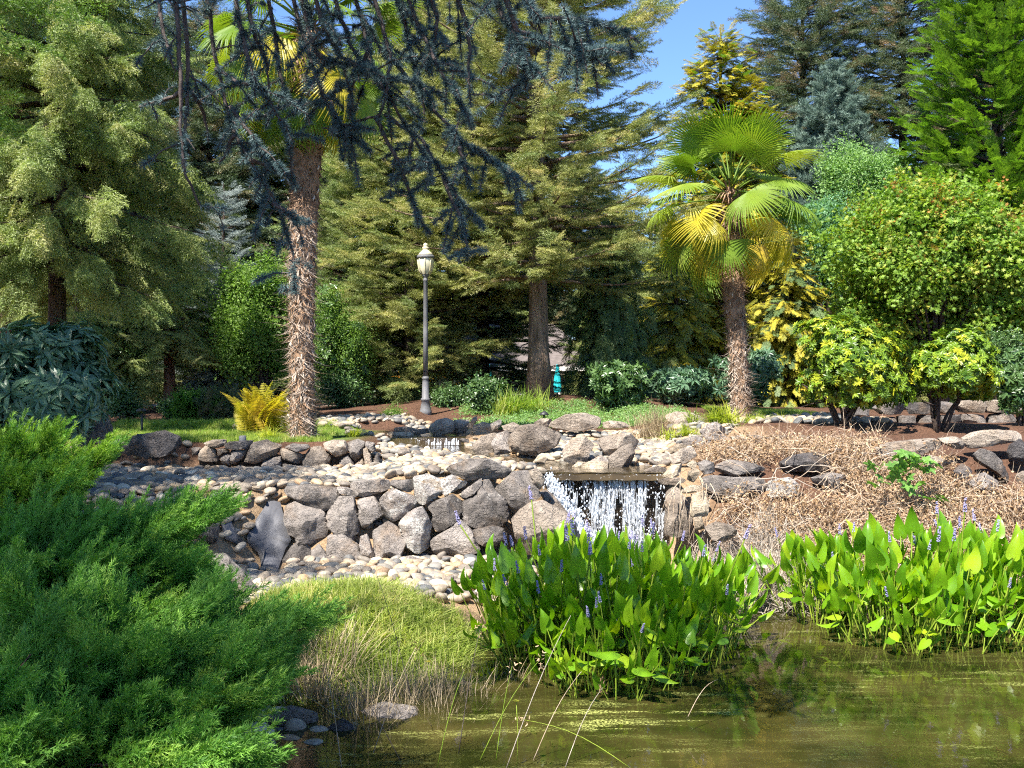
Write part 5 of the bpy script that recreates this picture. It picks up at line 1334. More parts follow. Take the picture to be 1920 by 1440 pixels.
# ------------------------------------------------------------------ lamp post
def make_lamp():
    D = 22.3; b0 = at(798, 803, D); b0.z = gz(b0.x, D); k = D / F
    r = thing('lamp_post', 'grey cast-metal lamp post with an acorn lantern behind the stream', 'street lamp', b0)
    z = lambda py: (803 - py) * k
    w = lambda px: px * k / 2
    b = Buf(); b.lathe([(w(23), -.1), (w(23), z(799)), (w(20), z(796)), (w(18.5), z(790)), (w(15), z(780)), (w(18), z(779)), (w(18), z(776)), (w(14), z(774)), (w(12.5), z(745)), (w(11), z(740)), (w(13), z(739)), (w(13), z(736)), (w(9.6), z(734))], 16)
    obj('base', b.mesh('base', 'lamp_metal'), r)
    b = Buf(); prof = [(w(9.4), z(734)), (w(9.2), z(650)), (w(8), z(556)), (w(9.6), z(555)), (w(9.6), z(552)), (w(8), z(551)), (w(8), z(548)), (w(12), z(546)), (w(14), z(543))]
    b.lathe(prof, 20); obj('shaft', b.mesh('shaft', 'lamp_metal'), r)
    L = thing('lantern', None, None); L.parent = r
    n = 8
    for i in range(n):
        a0, a1 = 2 * math.pi * (i + .06) / n, 2 * math.pi * (i + .94) / n; V = []; st = [(w(15), z(543)), (w(24), z(535)), (w(29), z(522)), (w(29), z(512))]
        b = Buf()
        for rr, zz in st:
            for q in (0, 1, 2): a = a0 + (a1 - a0) * q / 2; V.append((rr * math.cos(a), rr * math.sin(a), zz))
        for rr, zz in st:
            for q in (0, 1, 2): a = a0 + (a1 - a0) * q / 2; V.append(((rr - .012) * math.cos(a), (rr - .012) * math.sin(a), zz))
        Fs = [f for s in range(3) for q in (0, 1) for f in ((s * 3 + q, s * 3 + q + 1, s * 3 + q + 4, s * 3 + q + 3), (12 + s * 3 + q, 12 + s * 3 + q + 3, 12 + s * 3 + q + 4, 12 + s * 3 + q + 1))]
        b.add(V, Fs); obj('pane', b.mesh('pane', 'lamp_glass'), L)
        b = Buf(); a = 2 * math.pi * i / n
        b.tube([((rr + .004) * math.cos(a), (rr + .004) * math.sin(a), zz) for rr, zz in st], .012, 5); obj('rib', b.mesh('rib', 'lamp_brass'), L)
    b = Buf(); b.lathe([(w(29), z(513)), (w(33), z(513)), (w(33), z(509)), (w(30), z(507))], 16); obj('rim', b.mesh('rim', 'lamp_metal'), L)
    b = Buf(); b.lathe([(w(30), z(507)), (w(24), z(503)), (w(17), z(500)), (w(12), z(497)), (w(9), z(496)), (w(13), z(494.5)), (w(12), z(492)), (w(6), z(490.5)), (w(9), z(488.5)), (w(8), z(486)), (w(2), z(484))], 16)
    obj('roof', b.mesh('roof', 'lamp_brass'), L)
    b = Buf(); b.lathe([(w(8), z(543)), (w(12), z(530)), (w(10), z(516)), (w(4), z(512))], 10); obj('bulb', b.mesh('bulb', 'lamp_glass'), L)
make_lamp()

def small_light(name, label, p, kind):
    r = thing(name, label, 'garden light', p)
    b = Buf()
    if kind == 'hat':
        b.lathe([(.02, -.05), (.02, .14)], 8); obj('post', b.mesh('post', 'black_metal'), r)
        b = Buf(); b.lathe([(.10, .14), (.105, .15), (.05, .20), (.015, .22)], 12); obj('hat', b.mesh('hat', 'black_metal'), r)
    elif kind == 'post':
        b.lathe([(.018, -.1), (.018, .34)], 8); obj('post', b.mesh('post', 'black_metal'), r)
        b = Buf(); b.lathe([(.05, .34), (.09, .36), (.09, .38), (.05, .40)], 10); obj('cap', b.mesh('cap', 'black_metal'), r)
    else:
        b.lathe([(.045, 0), (.05, .02), (.05, .10), (.04, .11)], 12); obj('housing', b.mesh('housing', 'lamp_metal'), r)
p = at(1020, 785, 20.5); p.z = gz(p.x, 20.5) + .05; small_light('path_light', 'low dark path light with a flat hat in the ground cover', p, 'hat')
p = at(266, 812, 16.0); p.z = gz(p.x, 16); small_light('path_light', 'slim dark path light standing on the left lawn', p, 'post')
p = at(455, 828, 13.7); p.z = 2.2 - 132 / F * 13.7; small_light('spot_light', 'little grey spotlight on top of the low stone wall', p, 'spot')

# ------------------------------------------------------------------ house, fence and flowers behind the trees
def make_house():
    D = 46; g = gz(0, D)
    x0, x1 = at(800, 0, D).x, at(1135, 0, D).x; ez = at(0, 688, D)[2]; rz = at(0, 600, D)[2]
    r = thing('house', 'low house with a grey-brown shingle roof glimpsed behind the big trunk', 'house', ((x0 + x1) / 2, D + 3, g))
    b = Buf(); b.box((x0 + .3, D + .6, g - .3), (x1 - .3, D + 7, ez)); part('wall', b.mesh('wall', 'house_paint', False), r)
    b = Buf()
    b.add([(x0, D, ez), (x1, D, ez), (x1, D + 7.6, ez), (x0, D + 7.6, ez), (x0 + 2.2, D + 3.8, rz), (x1 - 2.2, D + 3.8, rz)], [(0, 1, 5, 4), (1, 2, 5), (2, 3, 4, 5), (3, 0, 4), (3, 2, 1, 0)])
    part('roof', b.mesh('roof', 'roof_shingle', False), r)
    b = Buf(); b.box((x0 - .02, D - .04, ez - .18), (x1 + .02, D + .0, ez + .02)); part('fascia', b.mesh('fascia', 'white_trim', False), r)
    for q in range(3):
        xa = x0 + 1.2 + q * 2.4; b = Buf(); b.box((xa, D + .55, ez - 1.3), (xa + 1.2, D + .60, ez - .3)); wf = part('window', b.mesh('window', 'white_trim', False), r)
        b = Buf(); b.box((xa + .08, D + .53, ez - 1.22), (xa + 1.12, D + .549, ez - .38)); part('pane', b.mesh('pane', 'window_glass', False), wf)
make_house()
for px, D, lab in ((1045, 40, 'closed teal patio umbrella right of the big spruce trunk'), (917, 41, 'closed teal patio umbrella left of the big spruce trunk')):
    p = at(px, 700, D); g = gz(p.x, D); r = thing('patio_umbrella', lab, 'umbrella', (p.x, D, g), 'closed teal umbrellas'); top = at(0, 688, D)[2] - g
    b = Buf(); b.lathe([(.03, 0), (.03, top)], 8); obj('pole', b.mesh('pole', 'black_metal'), r)
    b = Buf(); b.lathe([(.12, top - 1.0), (.17, top - .85), (.13, top - .4), (.04, top + .1)], 9); obj('canopy', b.mesh('canopy', 'teal_canvas', False), r)
    b = Buf(); b.lathe([(.25, 0), (.25, .06), (.06, .10)], 12); obj('foot', b.mesh('foot', 'black_metal'), r)
def make_fence():
    D = 33; x0, x1 = at(735, 0, D).x, at(905, 0, D).x; g = gz(x0, D); top = at(0, 640, D)[2]
    r = thing('metal_fence', 'thin black metal fence behind the lamp post', 'fence', ((x0 + x1) / 2, D, g))
    b = Buf(); b.box((-.012, -.012, g - .1), (.012, .012, top)); me = b.mesh('picket', 'black_metal', False)
    for x in np.arange(x0, x1, .12):
        o = obj('picket', me, r); o.location = (x - r.location.x, 0, -g)
    for zz in (top - .06, g + .35):
        b = Buf(); b.box((x0, D - .02, zz), (x1, D + .02, zz + .035)); part('rail', b.mesh('rail', 'black_metal', False), r)
make_fence()
proto('lily', leaf_cluster(9, .14, .09, .05, .4), 'flower_orange', 2, 51)
for px, lab in ((768, 'orange daylilies left of the lamp shaft by the fence'), (812, 'orange daylilies right of the lamp shaft by the fence'), (872, 'orange daylilies near the dark trunk by the fence')):
    D = 32; p = at(px, 690, D); g = gz(p.x, D); r = thing('daylily_plant', lab, 'flowers', (p.x, D, g), 'orange daylilies along the fence'); rng = np.random.default_rng(px)
    n = 26; P = np.stack([p.x + rng.normal(0, .3, n), D + rng.normal(0, .25, n), np.full(n, g)], 1); foliage('leaf_blades', r, ['grass_tall'], P, np.tile([1.0, 0, 0], (n, 1)) + rng.normal(size=(n, 3)) * [.5, .9, 0], np.tile([0, 0, 1.0], (n, 1)), 1.5 + 0 * P[:, 0], rng)
    P = P[:16] + np.array([0, 0, 1]) * rng.uniform(.7, 1.15, (16, 1)); foliage('blossoms', r, ['lily'], P, rng.normal(size=(16, 3)), rng.normal(size=(16, 3)), 1.0 + 0 * P[:, 0], rng)

# ------------------------------------------------------------------ golden fern
def make_fern():
    D = 15.6; p = at(487, 825, D); p.z = gz(p.x, D); r = thing('fern', 'golden yellow fern clump beside the left palm trunk', 'fern', p); rng = np.random.default_rng(5); ms = []
    for v in range(4):
        b = Buf(); n = 24; L = .80; ax = lambda t: np.array([L * (.42 + .1 * v) * t * t, 0, L * (t - .16 * (v * .4 + .6) * t ** 3)])
        for i in range(n):
            t = .12 + .87 * i / n; q = ax(t); tg = nrm(ax(t + .02) - q); l = .17 * math.sin(math.pi * min(1, .18 + t * .82)) ** .8 + .012
            for sd in (-1, 1): leaf_shape(b, q, np.array([tg[0] * .35, sd, tg[2] * .35 - .12]), nrm(np.cross(np.array([0, 1.0, 0]), -tg)), l, .022, 0, .1, .12)
        b.tube(np.array([ax(t) for t in np.linspace(0, 1, 7)]), np.linspace(.006, .002, 7), 4); ms.append(b.mesh('frond', 'fern_gold', False))
    for k in range(46):
        o = obj('frond', ms[rng.integers(4)], r); o.location = (rng.normal(0, .16), rng.normal(0, .12), 0); o.rotation_euler = (0, rng.uniform(-.35, .25), rng.uniform(0, 6.28)); s = rng.uniform(.8, 1.12); o.scale = (s, s, s)
make_fern()

# ------------------------------------------------------------------ grasses
def grass(name, label, cat, keys, pts, scl, seed, kind=None):
    rng = np.random.default_rng(seed); P = np.asarray(pts, float); n = len(P)
    a = rng.uniform(0, 6.28, n)
    if kind == 'stuff':
        o = foliage(name, None, keys, P, np.stack([np.cos(a), np.sin(a), 0 * a], 1), np.array([0, 0, 1.0]) + rng.normal(size=(n, 3)) * .2, scl * rng.uniform(.7, 1.25, n), rng)
        return tag(o, label, cat, kind='stuff')
    r = thing(name, label, cat, P.mean(0)); foliage('blades', r, keys, P, np.stack([np.cos(a), np.sin(a), 0 * a], 1), np.array([0, 0, 1.0]) + rng.normal(size=(n, 3)) * .2, scl * rng.uniform(.7, 1.25, n), rng)
    return r
def on_ground(rng, x0, x1, y0, y1, n, f=None, dz=-.01):
    x = rng.uniform(x0, x1, n); y = rng.uniform(y0, y1, n)
    if f is not None: k_ = f(x, y); x, y = x[k_], y[k_]
    return np.stack([x, y, ground_z(x, y) + dz], 1)
r_ = np.random.default_rng(77)
grass('lawn_grass', 'short green lawn behind the low stone wall', 'grass', ['grass_green'], on_ground(r_, -6.6, -2.1, 13.95, 17.4, 2600, lambda x, y: (x < -2.75) | (y < 14.5) & (x < -2.6)), .62, 1, 'stuff')
grass('lawn_grass', 'sunny strip of lawn between the right palm and the rhododendrons', 'grass', ['grass_green'], on_ground(r_, 4.3, 6.4, 20.7, 23.2, 1600), .6, 2, 'stuff')
grass('ground_cover', 'bright low green ground cover below the big spruce', 'ground cover', ['cover'], on_ground(r_, -1.1, 3.6, 19.0, 23.4, 1500, lambda x, y: vnoise(np.stack([x, y, 0 * x], 1) * 1.2, 4) > -.35, .06), 1.0, 3, 'stuff')
grass('bank_ground_cover', 'low dark ground cover under the junipers on the left bank', 'ground cover', ['cover_dark', 'grass_green'], on_ground(r_, -9.5, -3.4, 2.5, 10.2, 1500, None, .05), 1.0, 13, 'stuff')
grass('bank_grass', 'soft fine grass mound beside the left pickerelweed', 'grass', ['grass_soft'], on_ground(r_, -2.3, -.30, 7.0, 9.0, 1900, lambda x, y: ((x + 1.22) / .95) ** 2 + ((y - 8.0) / .95) ** 2 + .3 * vnoise(np.stack([x * 4, y * 4, 0 * x], 1), 8) < 1), 1.0, 4, 'stuff')
def clump(px, py, D, rad, n, seed):
    p = at(px, py, D); rng = np.random.default_rng(seed); x = p.x + rng.normal(0, rad, n); y = D + rng.normal(0, rad * .7, n); return np.stack([x, y, ground_z(x, y)], 1)
grass('ornamental_grass', 'dry tan grass tuft in front of the smooth wide boulder', 'grass', ['grass_dry'], clump(1225, 800, 16.2, .16, 14, 1), .95, 5)
grass('ornamental_grass', 'arching lime grass clump left of the right palm trunk', 'grass', ['grass_lime'], clump(1345, 800, 16.8, .16, 12, 2), 1.25, 6)
grass('ornamental_grass', 'small lime grass clump in front of the grey boulder by the pebbles', 'grass', ['grass_lime'], clump(1295, 808, 15.6, .14, 9, 3), .85, 7)
grass('ornamental_grass', 'yellow-green low plant right of the right palm trunk', 'grass', ['grass_lime', 'cover'], clump(1435, 810, 18.0, .17, 34, 4), .7, 8)
grass('ornamental_grass', 'tall green grass clump at the foot of the big spruce', 'grass', ['grass_tall'], clump(975, 780, 22.0, .26, 20, 5), 1.1, 9)
grass('ornamental_grass', 'tiny lime plant among the rocks behind the low wall', 'grass', ['grass_lime'], clump(655, 822, 15.2, .07, 8, 6), .55, 10)
grass('ornamental_grass', 'lime strappy plant at the foot of the golden fern', 'grass', ['grass_lime'], clump(503, 825, 14.5, .10, 8, 7), .7, 11)
grass('shore_weeds', 'mixed weeds and dry grass at the bottom water edge', 'weeds', ['grass_soft', 'grass_soft', 'grass_soft', 'grass_dry', 'grass_green'], on_ground(r_, -1.9, .35, 5.6, 7.35, 850, lambda x, y: (y > 6.5 - .9 * vnoise(np.stack([x * 2, y * 2, 0 * x], 1), 12) - .25 * (x + .6))), .75, 12, 'stuff')

# ------------------------------------------------------------------ pickerelweed
def pick_leaf(b, H, lean, L, w, rng, tilt):
    ax = lambda t: np.array([lean * H * t * t, 0, H * t])
    b.tube(np.array([ax(t) for t in np.linspace(0, 1, 6)]), np.linspace(.0075, .0045, 6), 5, 1, False)
    p = ax(1.0); d = nrm(np.array([math.sin(tilt), 0, math.cos(tilt)])); s = np.array([0, 1.0, 0]); n = np.cross(s, d)
    prof = [(-.16, .30, .0), (-.06, .46, .0), (.10, .50, .02), (.30, .45, .05), (.52, .34, .07), (.74, .19, .05), (.90, .08, .0), (1.0, .004, -.06)]
    V = []
    for t, ww, nn in prof:
        c = p + d * L * t + n * (L * nn); cup = w * ww * .35
        inner = .5 if t < -.1 else 0
        V += [c - s * w * ww + n * cup, c - s * w * ww * .5 + n * cup * .35, c, c + s * w * ww * .5 + n * cup * .35, c + s * w * ww + n * cup]
    V[2] = p.copy()
    Fs = [(q * 5 + k_, q * 5 + k_ + 1, (q + 1) * 5 + k_ + 1, (q + 1) * 5 + k_) for q in range(7) for k_ in range(4)]
    b.add(V, Fs, 0)
def pick_protos():
    out = []
    for v in range(12):
        rng = np.random.default_rng(400 + v); b = Buf(); H = .30 + .048 * (v % 9)
        pick_leaf(b, H, rng.uniform(.02, .35), rng.uniform(.17, .235), rng.uniform(.095, .13), rng, rng.uniform(-.15, .75) if v < 9 else rng.uniform(.9, 1.7))
        out.append((obj('leaf', b.mesh('leaf', ['pickerel_leaf', 'pickerel_stem']), link=False), H))
    fl = []
    for v in range(4):
        rng = np.random.default_rng(450 + v); b = Buf(); H = .62 + .05 * v; lean = rng.uniform(.02, .15); ax = lambda t: np.array([lean * H * t * t, 0, H * t])
        b.tube(np.array([ax(t) for t in np.linspace(0, 1, 5)]), np.linspace(.006, .004, 5), 5, 1, False)
        for k_ in range(60):
            t = rng.random(); a = rng.uniform(0, 6.28); r = .011 * (1.1 - .6 * t); q = ax(1) + np.array([.8 * r * math.cos(a), .8 * r * math.sin(a), .085 * t]); b.add(ico(1)[0][:] * .0042 + q, ico(1)[1], 0)
        fl.append(obj('flower_spike', b.mesh('flower_spike', ['pickerel_flower', 'pickerel_stem']), link=False))
    return out, fl
PICK, PFL = pick_protos()
PROTO['pickerel'] = [o for o, h in PICK]

def pickerel(name, label, outline, n_leaf, n_fill, n_fl, hmul, seed):
    """outline: (x, y) polygon on the water"""
    rng = np.random.default_rng(seed); O = np.array(outline); c = O.mean(0); root = thing(name, label, 'water plant', (c[0], c[1], 0))
    def inside(p):
        k_ = False
        for i in range(len(O)):
            a, b_ = O[i], O[i - 1]
            if (a[1] > p[1]) != (b_[1] > p[1]) and p[0] < (b_[0] - a[0]) * (p[1] - a[1]) / (b_[1] - a[1]) + a[0]: k_ = not k_
        return k_
    pts = []
    while len(pts) < n_leaf + n_fill:
        p = O.min(0) + rng.random(2) * np.ptp(O, axis=0)
        if inside(p): pts.append(p)
    pts = np.array(pts); n = len(pts)
    out = (pts - c) / (np.ptp(O, axis=0) / 2); rad = np.hypot(*out.T)
    order = np.argsort(pts[:, 1] + rng.normal(0, .45, n))
    P = np.column_stack([pts, np.full(n, -.06)])
    sel = np.empty(n, int)
    hw = hmul * (1.12 - .38 * np.clip(rad - .25, 0, 1) + .10 * out[:, 1] + rng.normal(0, .08, n))
    ang = np.arctan2(out[:, 1], out[:, 0]) + rng.normal(0, .9, n)
    leanv = np.clip(.08 + .42 * rad, 0, .6) * rng.uniform(.3, 1.3, n)
    Zd = nrm(np.stack([np.cos(ang) * leanv, np.sin(ang) * leanv, np.ones(n)], 1))
    fa = np.where(rng.random(n) < .65, -math.pi / 2 + rng.normal(0, .8, n), rng.uniform(0, 6.28, n))
    Xd = np.stack([np.cos(fa), np.sin(fa), 0 * fa], 1); Xd = Xd - (Xd * Zd).sum(1, keepdims=True) * Zd
    Q = quats(Xd, Zd.copy())
    for i in order[:n_leaf]:
        v = rng.integers(len(PICK)); o, H = PICK[v]; s = hw[i] * rng.uniform(.85, 1.15)
        copy_piece(o, root, Vector(P[i]) - Vector(root.location), Q[i], s).name = 'leaf'
    rest = order[n_leaf:]
    if len(rest): foliage('inner_leaves', root, ['pickerel'], P[rest], Xd[rest], Zd[rest], hw[rest], rng)
    for _ in range(n_fl):
        i = rng.integers(n); s = hw[i] * rng.uniform(.95, 1.3); copy_piece(PFL[rng.integers(4)], root, Vector(P[i]) - Vector(root.location), Q[i], s).name = 'flower_spike'
def wp(px, py): D = HC * F / (py - HZ); return ((px - 960) / F * D, D)
pickerel('pickerelweed', 'large dense pickerelweed clump with broad green leaves below the waterfall',
         [wp(900, 1215), wp(980, 1275), wp(1080, 1310), wp(1200, 1315), wp(1300, 1280), wp(1370, 1230), wp(1395, 1180), (1.95, 9.3), (1.2, 9.7), (.5, 9.5), (-.05, 9.1), (-.30, 8.6)], 300, 460, 55, .98, 501)
pickerel('pickerelweed', 'sunlit pickerelweed clump with bare yellow stems in front of the dry vines',
         [wp(1490, 1165), wp(1560, 1200), wp(1700, 1230), wp(1850, 1225), wp(2080, 1225), (5.6, 9.0), (4.9, 9.45), (3.9, 9.75), (3.0, 9.7), (2.45, 9.55)], 300, 420, 40, 1.0, 502)

# ------------------------------------------------------------------ dry vines on the right bank
def make_vines():
    rng = np.random.default_rng(61)
    def pts(n, x0, x1, y0, y1, f, off):
        P = on_ground(rng, x0, x1, y0, y1, n, f, 0)
        P[:, 1] -= off; P[:, 2] += off * .6
        return P
    def keep(x, y):
        xa, ya = x, y
        px = 960 + x / y * F; z = ground_z(x, y); py = HZ + (HC - z) / y * F
        v = vnoise(np.stack([x * 2.1, y * 2.1, 0 * x], 1), 21)
        k_ = (px > 1300) & (py > 845)
        bare = ((px > 1300) & (px < 1570) & (py > 868) & (py < 945) & (v > -.55)) | ((px > 1640) & (py < 880) & (v > -.6)) | ((px > 1790) & (py < 925) & (v > -.35)) | ((px < 1420) & (py > 930) & (px < 1360 + (py - 930) * .3))
        return k_ & ~bare & (v > -.75)
    P = pts(5200, 1.9, 7.2, 9.7, 12.6, keep, .10)
    n = len(P); o = foliage('dry_vine_leaves', None, ['dry_vine'], P + rng.normal(size=P.shape) * .05, rng.normal(size=P.shape), rng.normal(size=P.shape) + [0, -.3, .6], rng.uniform(.7, 1.2, n), rng)
    tag(o, 'withered tan vine leaves matted over the right bank', 'dry vines', kind='stuff')
    P = pts(1500, 1.9, 3.4, 9.5, 10.8, lambda x, y: (ground_z(x, y) < .55) & (x > 1.95) & (x + (y - 10) * .6 < 3.2), .06)
    n = len(P); o = foliage('dry_vine_twigs', None, ['dry_twigs'], P, rng.normal(size=P.shape), rng.normal(size=P.shape), rng.uniform(.8, 1.3, n), rng)
    tag(o, 'tangle of bare bleached vine twigs at the pond edge', 'dry vines', kind='stuff')
    P = pts(260, 1.9, 5.6, 12.4, 14.6, lambda x, y: (960 + x / y * F > 1300) & (960 + x / y * F < 1660), .02)
    n = len(P); o = foliage('dry_vine_litter', None, ['dry_vine'], P, rng.normal(size=P.shape), rng.normal(size=P.shape) + [0, 0, 1], rng.uniform(.6, 1.0, n), rng)
    tag(o, 'dry leaf litter along the low rubble wall at the right palm', 'dry vines', kind='stuff')
    # long arching runners
    r = thing('vine_runners', 'long bare brown vine runners arching over the right bank stones', 'dry vines', (4.2, 11, .8)); 
    for k_ in range(70):
        a = at(rng.uniform(1320, 1960), rng.uniform(840, 1000), 11.2); b_ = Vector((a.x + rng.uniform(-.9, .9), 0, 0))
        y0 = rng.uniform(10.6, 12.2); y1 = y0 - rng.uniform(.1, .6)
        p = np.array([a.x, y0, gz(a.x, y0) + .12]); q = np.array([b_.x, y1, gz(b_.x, y1) + rng.uniform(.05, .2)]); m = (p + q) / 2 + [rng.normal(0, .1), -.18, rng.uniform(.08, .32)]
        ts = np.linspace(0, 1, 9)[:, None]; c = (1 - ts) ** 2 * p + 2 * ts * (1 - ts) * m + ts ** 2 * q + rng.normal(size=(9, 3)) * .012
        b = Buf(); b.tube(c, np.linspace(rng.uniform(.004, .009), .0025, 9), 4); part('runner', b.mesh('runner', 'dry_stem' if k_ % 3 else 'grey_stem'), r)
    for k_ in range(16):                                             # stems hanging beside the fall
        x = rng.uniform(1.72, 2.15); z = rng.uniform(.85, 1.12); ts = np.linspace(0, 1, 8)
        c = np.stack([x + (rng.uniform(-.28, .1)) * ts + rng.normal(0, .006, 8), 10.95 - .12 * np.sin(ts * 2), z + .12 * np.sin(ts * 2.5) - rng.uniform(.4, .7) * ts], 1)
        b = Buf(); b.tube(c, np.linspace(.006, .002, 8), 4); part('runner', b.mesh('runner', 'dry_stem'), r)
    # one living bramble
    r = thing('bramble', 'small green bramble sprig growing out of the dry vines', 'bramble', at(1700, 890, 11.2)); ms = []
    for v in range(3):
        b = Buf(); rr = np.random.default_rng(v)
        for k_ in range(5): a = k_ * 1.257; leaf_shape(b, np.zeros(3), np.array([math.cos(a), math.sin(a), .1]), np.array([0, 0, 1.0]), .085, .05, 0, .15, .2)
        ms.append(b.mesh('leaf', 'bramble_green', False))
    for px, py, n in ((1700, 858, 12), (1665, 868, 6), (1730, 872, 8), (1650, 897, 4), (1712, 905, 5), (1735, 935, 4), (1690, 880, 5)):
        for _ in range(n):
            o = obj('leaf', ms[rng.integers(3)], r); p = at(px + rng.normal(0, 16), py + rng.normal(0, 6), 11.0 - rng.uniform(0, .2)); o.location = p - Vector(r.location); o.rotation_euler = (rng.uniform(.2, 1.0), rng.normal(0, .4), rng.uniform(0, 6.28)); s = rng.uniform(.7, 1.15); o.scale = (s, s, s)
    b = Buf()
    for (xa, ya), (xb, yb) in (((1690, 900), (1712, 850)), ((1690, 900), (1655, 865)), ((1712, 875), (1735, 940)), ((1700, 870), (1740, 868))):
        p, q = np.array(at(xa, ya, 11.1)), np.array(at(xb, yb, 11.0)); b.tube(np.array([p, (p + q) / 2 + [0, -.05, .03], q]), .004, 4)
    part('stem', b.mesh('stem', 'pickerel_stem'), r)
make_vines()

# ------------------------------------------------------------------ junipers in the foreground
def juniper(name, label, roots, tips, keys, seed, n_br, per_m=62, weights=None, scl=1.0, arch=.22):
    """tips: list of (px, py, D, spread_px) that the arching plumes reach"""
    rng = np.random.default_rng(seed); R0 = np.array(roots); root = thing(name, label, 'shrub', R0.mean(0)); b = Buf(); P, X, Z, S = [], [], [], []
    T = np.array(tips, float); w = T[:, 4] / T[:, 4].sum()
    for k_ in range(n_br):
        t = T[rng.choice(len(T), p=w)]
        tip = np.array(at(t[0] + rng.normal(0, t[3]), t[1] + rng.normal(0, t[3] * .45), t[2] + rng.normal(0, .28)))
        o = R0[rng.integers(len(R0))] + rng.normal(size=3) * [.12, .12, .02]
        L = np.linalg.norm(tip - o); m = o + (tip - o) * .5 + [0, 0, L * arch * rng.uniform(.5, 1.3)]
        ts = np.linspace(0, 1, 12)[:, None]; c = (1 - ts) ** 2 * o + 2 * ts * (1 - ts) * m + ts ** 2 * tip
        b.tube(c, np.linspace(.016, .004, 12), 4, 0, False)
        n = int(L * per_m * .62)
        tt = 1 - .66 * rng.random(n) ** 1.25
        for u in tt:
            p = np.array([np.interp(u, ts[:, 0], c[:, i]) for i in range(3)]); tg = nrm(np.array([np.interp(min(1, u + .04), ts[:, 0], c[:, i]) for i in range(3)]) - np.array([np.interp(u - .08, ts[:, 0], c[:, i]) for i in range(3)]))
            lat = rng.normal(size=3) * [1, 1, .55]; lat = nrm(lat - (lat @ tg) * tg); sp = rng.uniform(.15, .75) * (1.15 - u * .75)
            P.append(p + lat * .10 * (1.15 - u)); X.append(tg + lat * sp + np.array([0, 0, .10])); Z.append(np.array([0, 0, 1.0]) + rng.normal(size=3) * .35); S.append(scl * rng.uniform(.7, 1.15))
    part('stems', b.mesh('stems', 'bark_red'), root, 'stuff')
    foliage('plumes', root, keys, P, X, Z, S, rng, weights)
    return root
juniper('juniper_shrub', 'sunlit yellow-green juniper behind at the left edge', [(-4.9, 8.2, .7), (-4.3, 8.0, .7), (-4.0, 7.5, .65)], [(10, 862, 8.3, 35, 2), (75, 868, 8.0, 30, 2), (120, 905, 7.6, 25, 2), (40, 920, 7.6, 40, 2), (95, 965, 7.3, 30, 1), (190, 860, 7.8, 8, .4)], ['juniper_sunny', 'juniper'], 71, 80, 44, [2, 1], arch=.03)
juniper('juniper_shrub', 'middle juniper with a long dark plume pointing at the pond liner', [(-3.7, 6.6, .5), (-3.3, 6.2, .45), (-2.8, 6.3, .4), (-3.0, 5.7, .4)], [(400, 972, 6.5, 6, .8), (330, 985, 6.5, 10, .8), (240, 1010, 6.5, 18, 1.0), (130, 1020, 6.6, 28, 2), (30, 1020, 6.6, 40, 2), (270, 1070, 6.3, 25, 2), (335, 1100, 6.2, 18, 2), (150, 1080, 6.1, 50, 3), (10, 1080, 6.0, 60, 3), (250, 1135, 5.9, 45, 2)], ['juniper'], 72, 140, 46, arch=.03)
juniper('juniper_shrub', 'nearest juniper spreading feathery plumes across the bottom left', [(-2.7, 4.7, .4), (-2.0, 4.9, .35), (-1.8, 4.3, .35), (-2.3, 4.0, .4), (-1.55, 4.9, .3)], [(560, 1178, 5.6, 10, 1.2), (480, 1205, 5.5, 22, 2), (370, 1150, 5.5, 30, 2.4), (210, 1155, 5.3, 50, 3), (50, 1170, 5.0, 60, 3), (450, 1285, 5.1, 25, 2.6), (310, 1260, 5.0, 50, 4), (120, 1290, 4.6, 70, 4), (390, 1350, 4.7, 35, 3), (220, 1390, 4.4, 60, 4), (40, 1420, 4.0, 70, 4), (370, 1450, 4.3, 45, 3)], ['juniper'], 73, 220, 48, arch=.05)

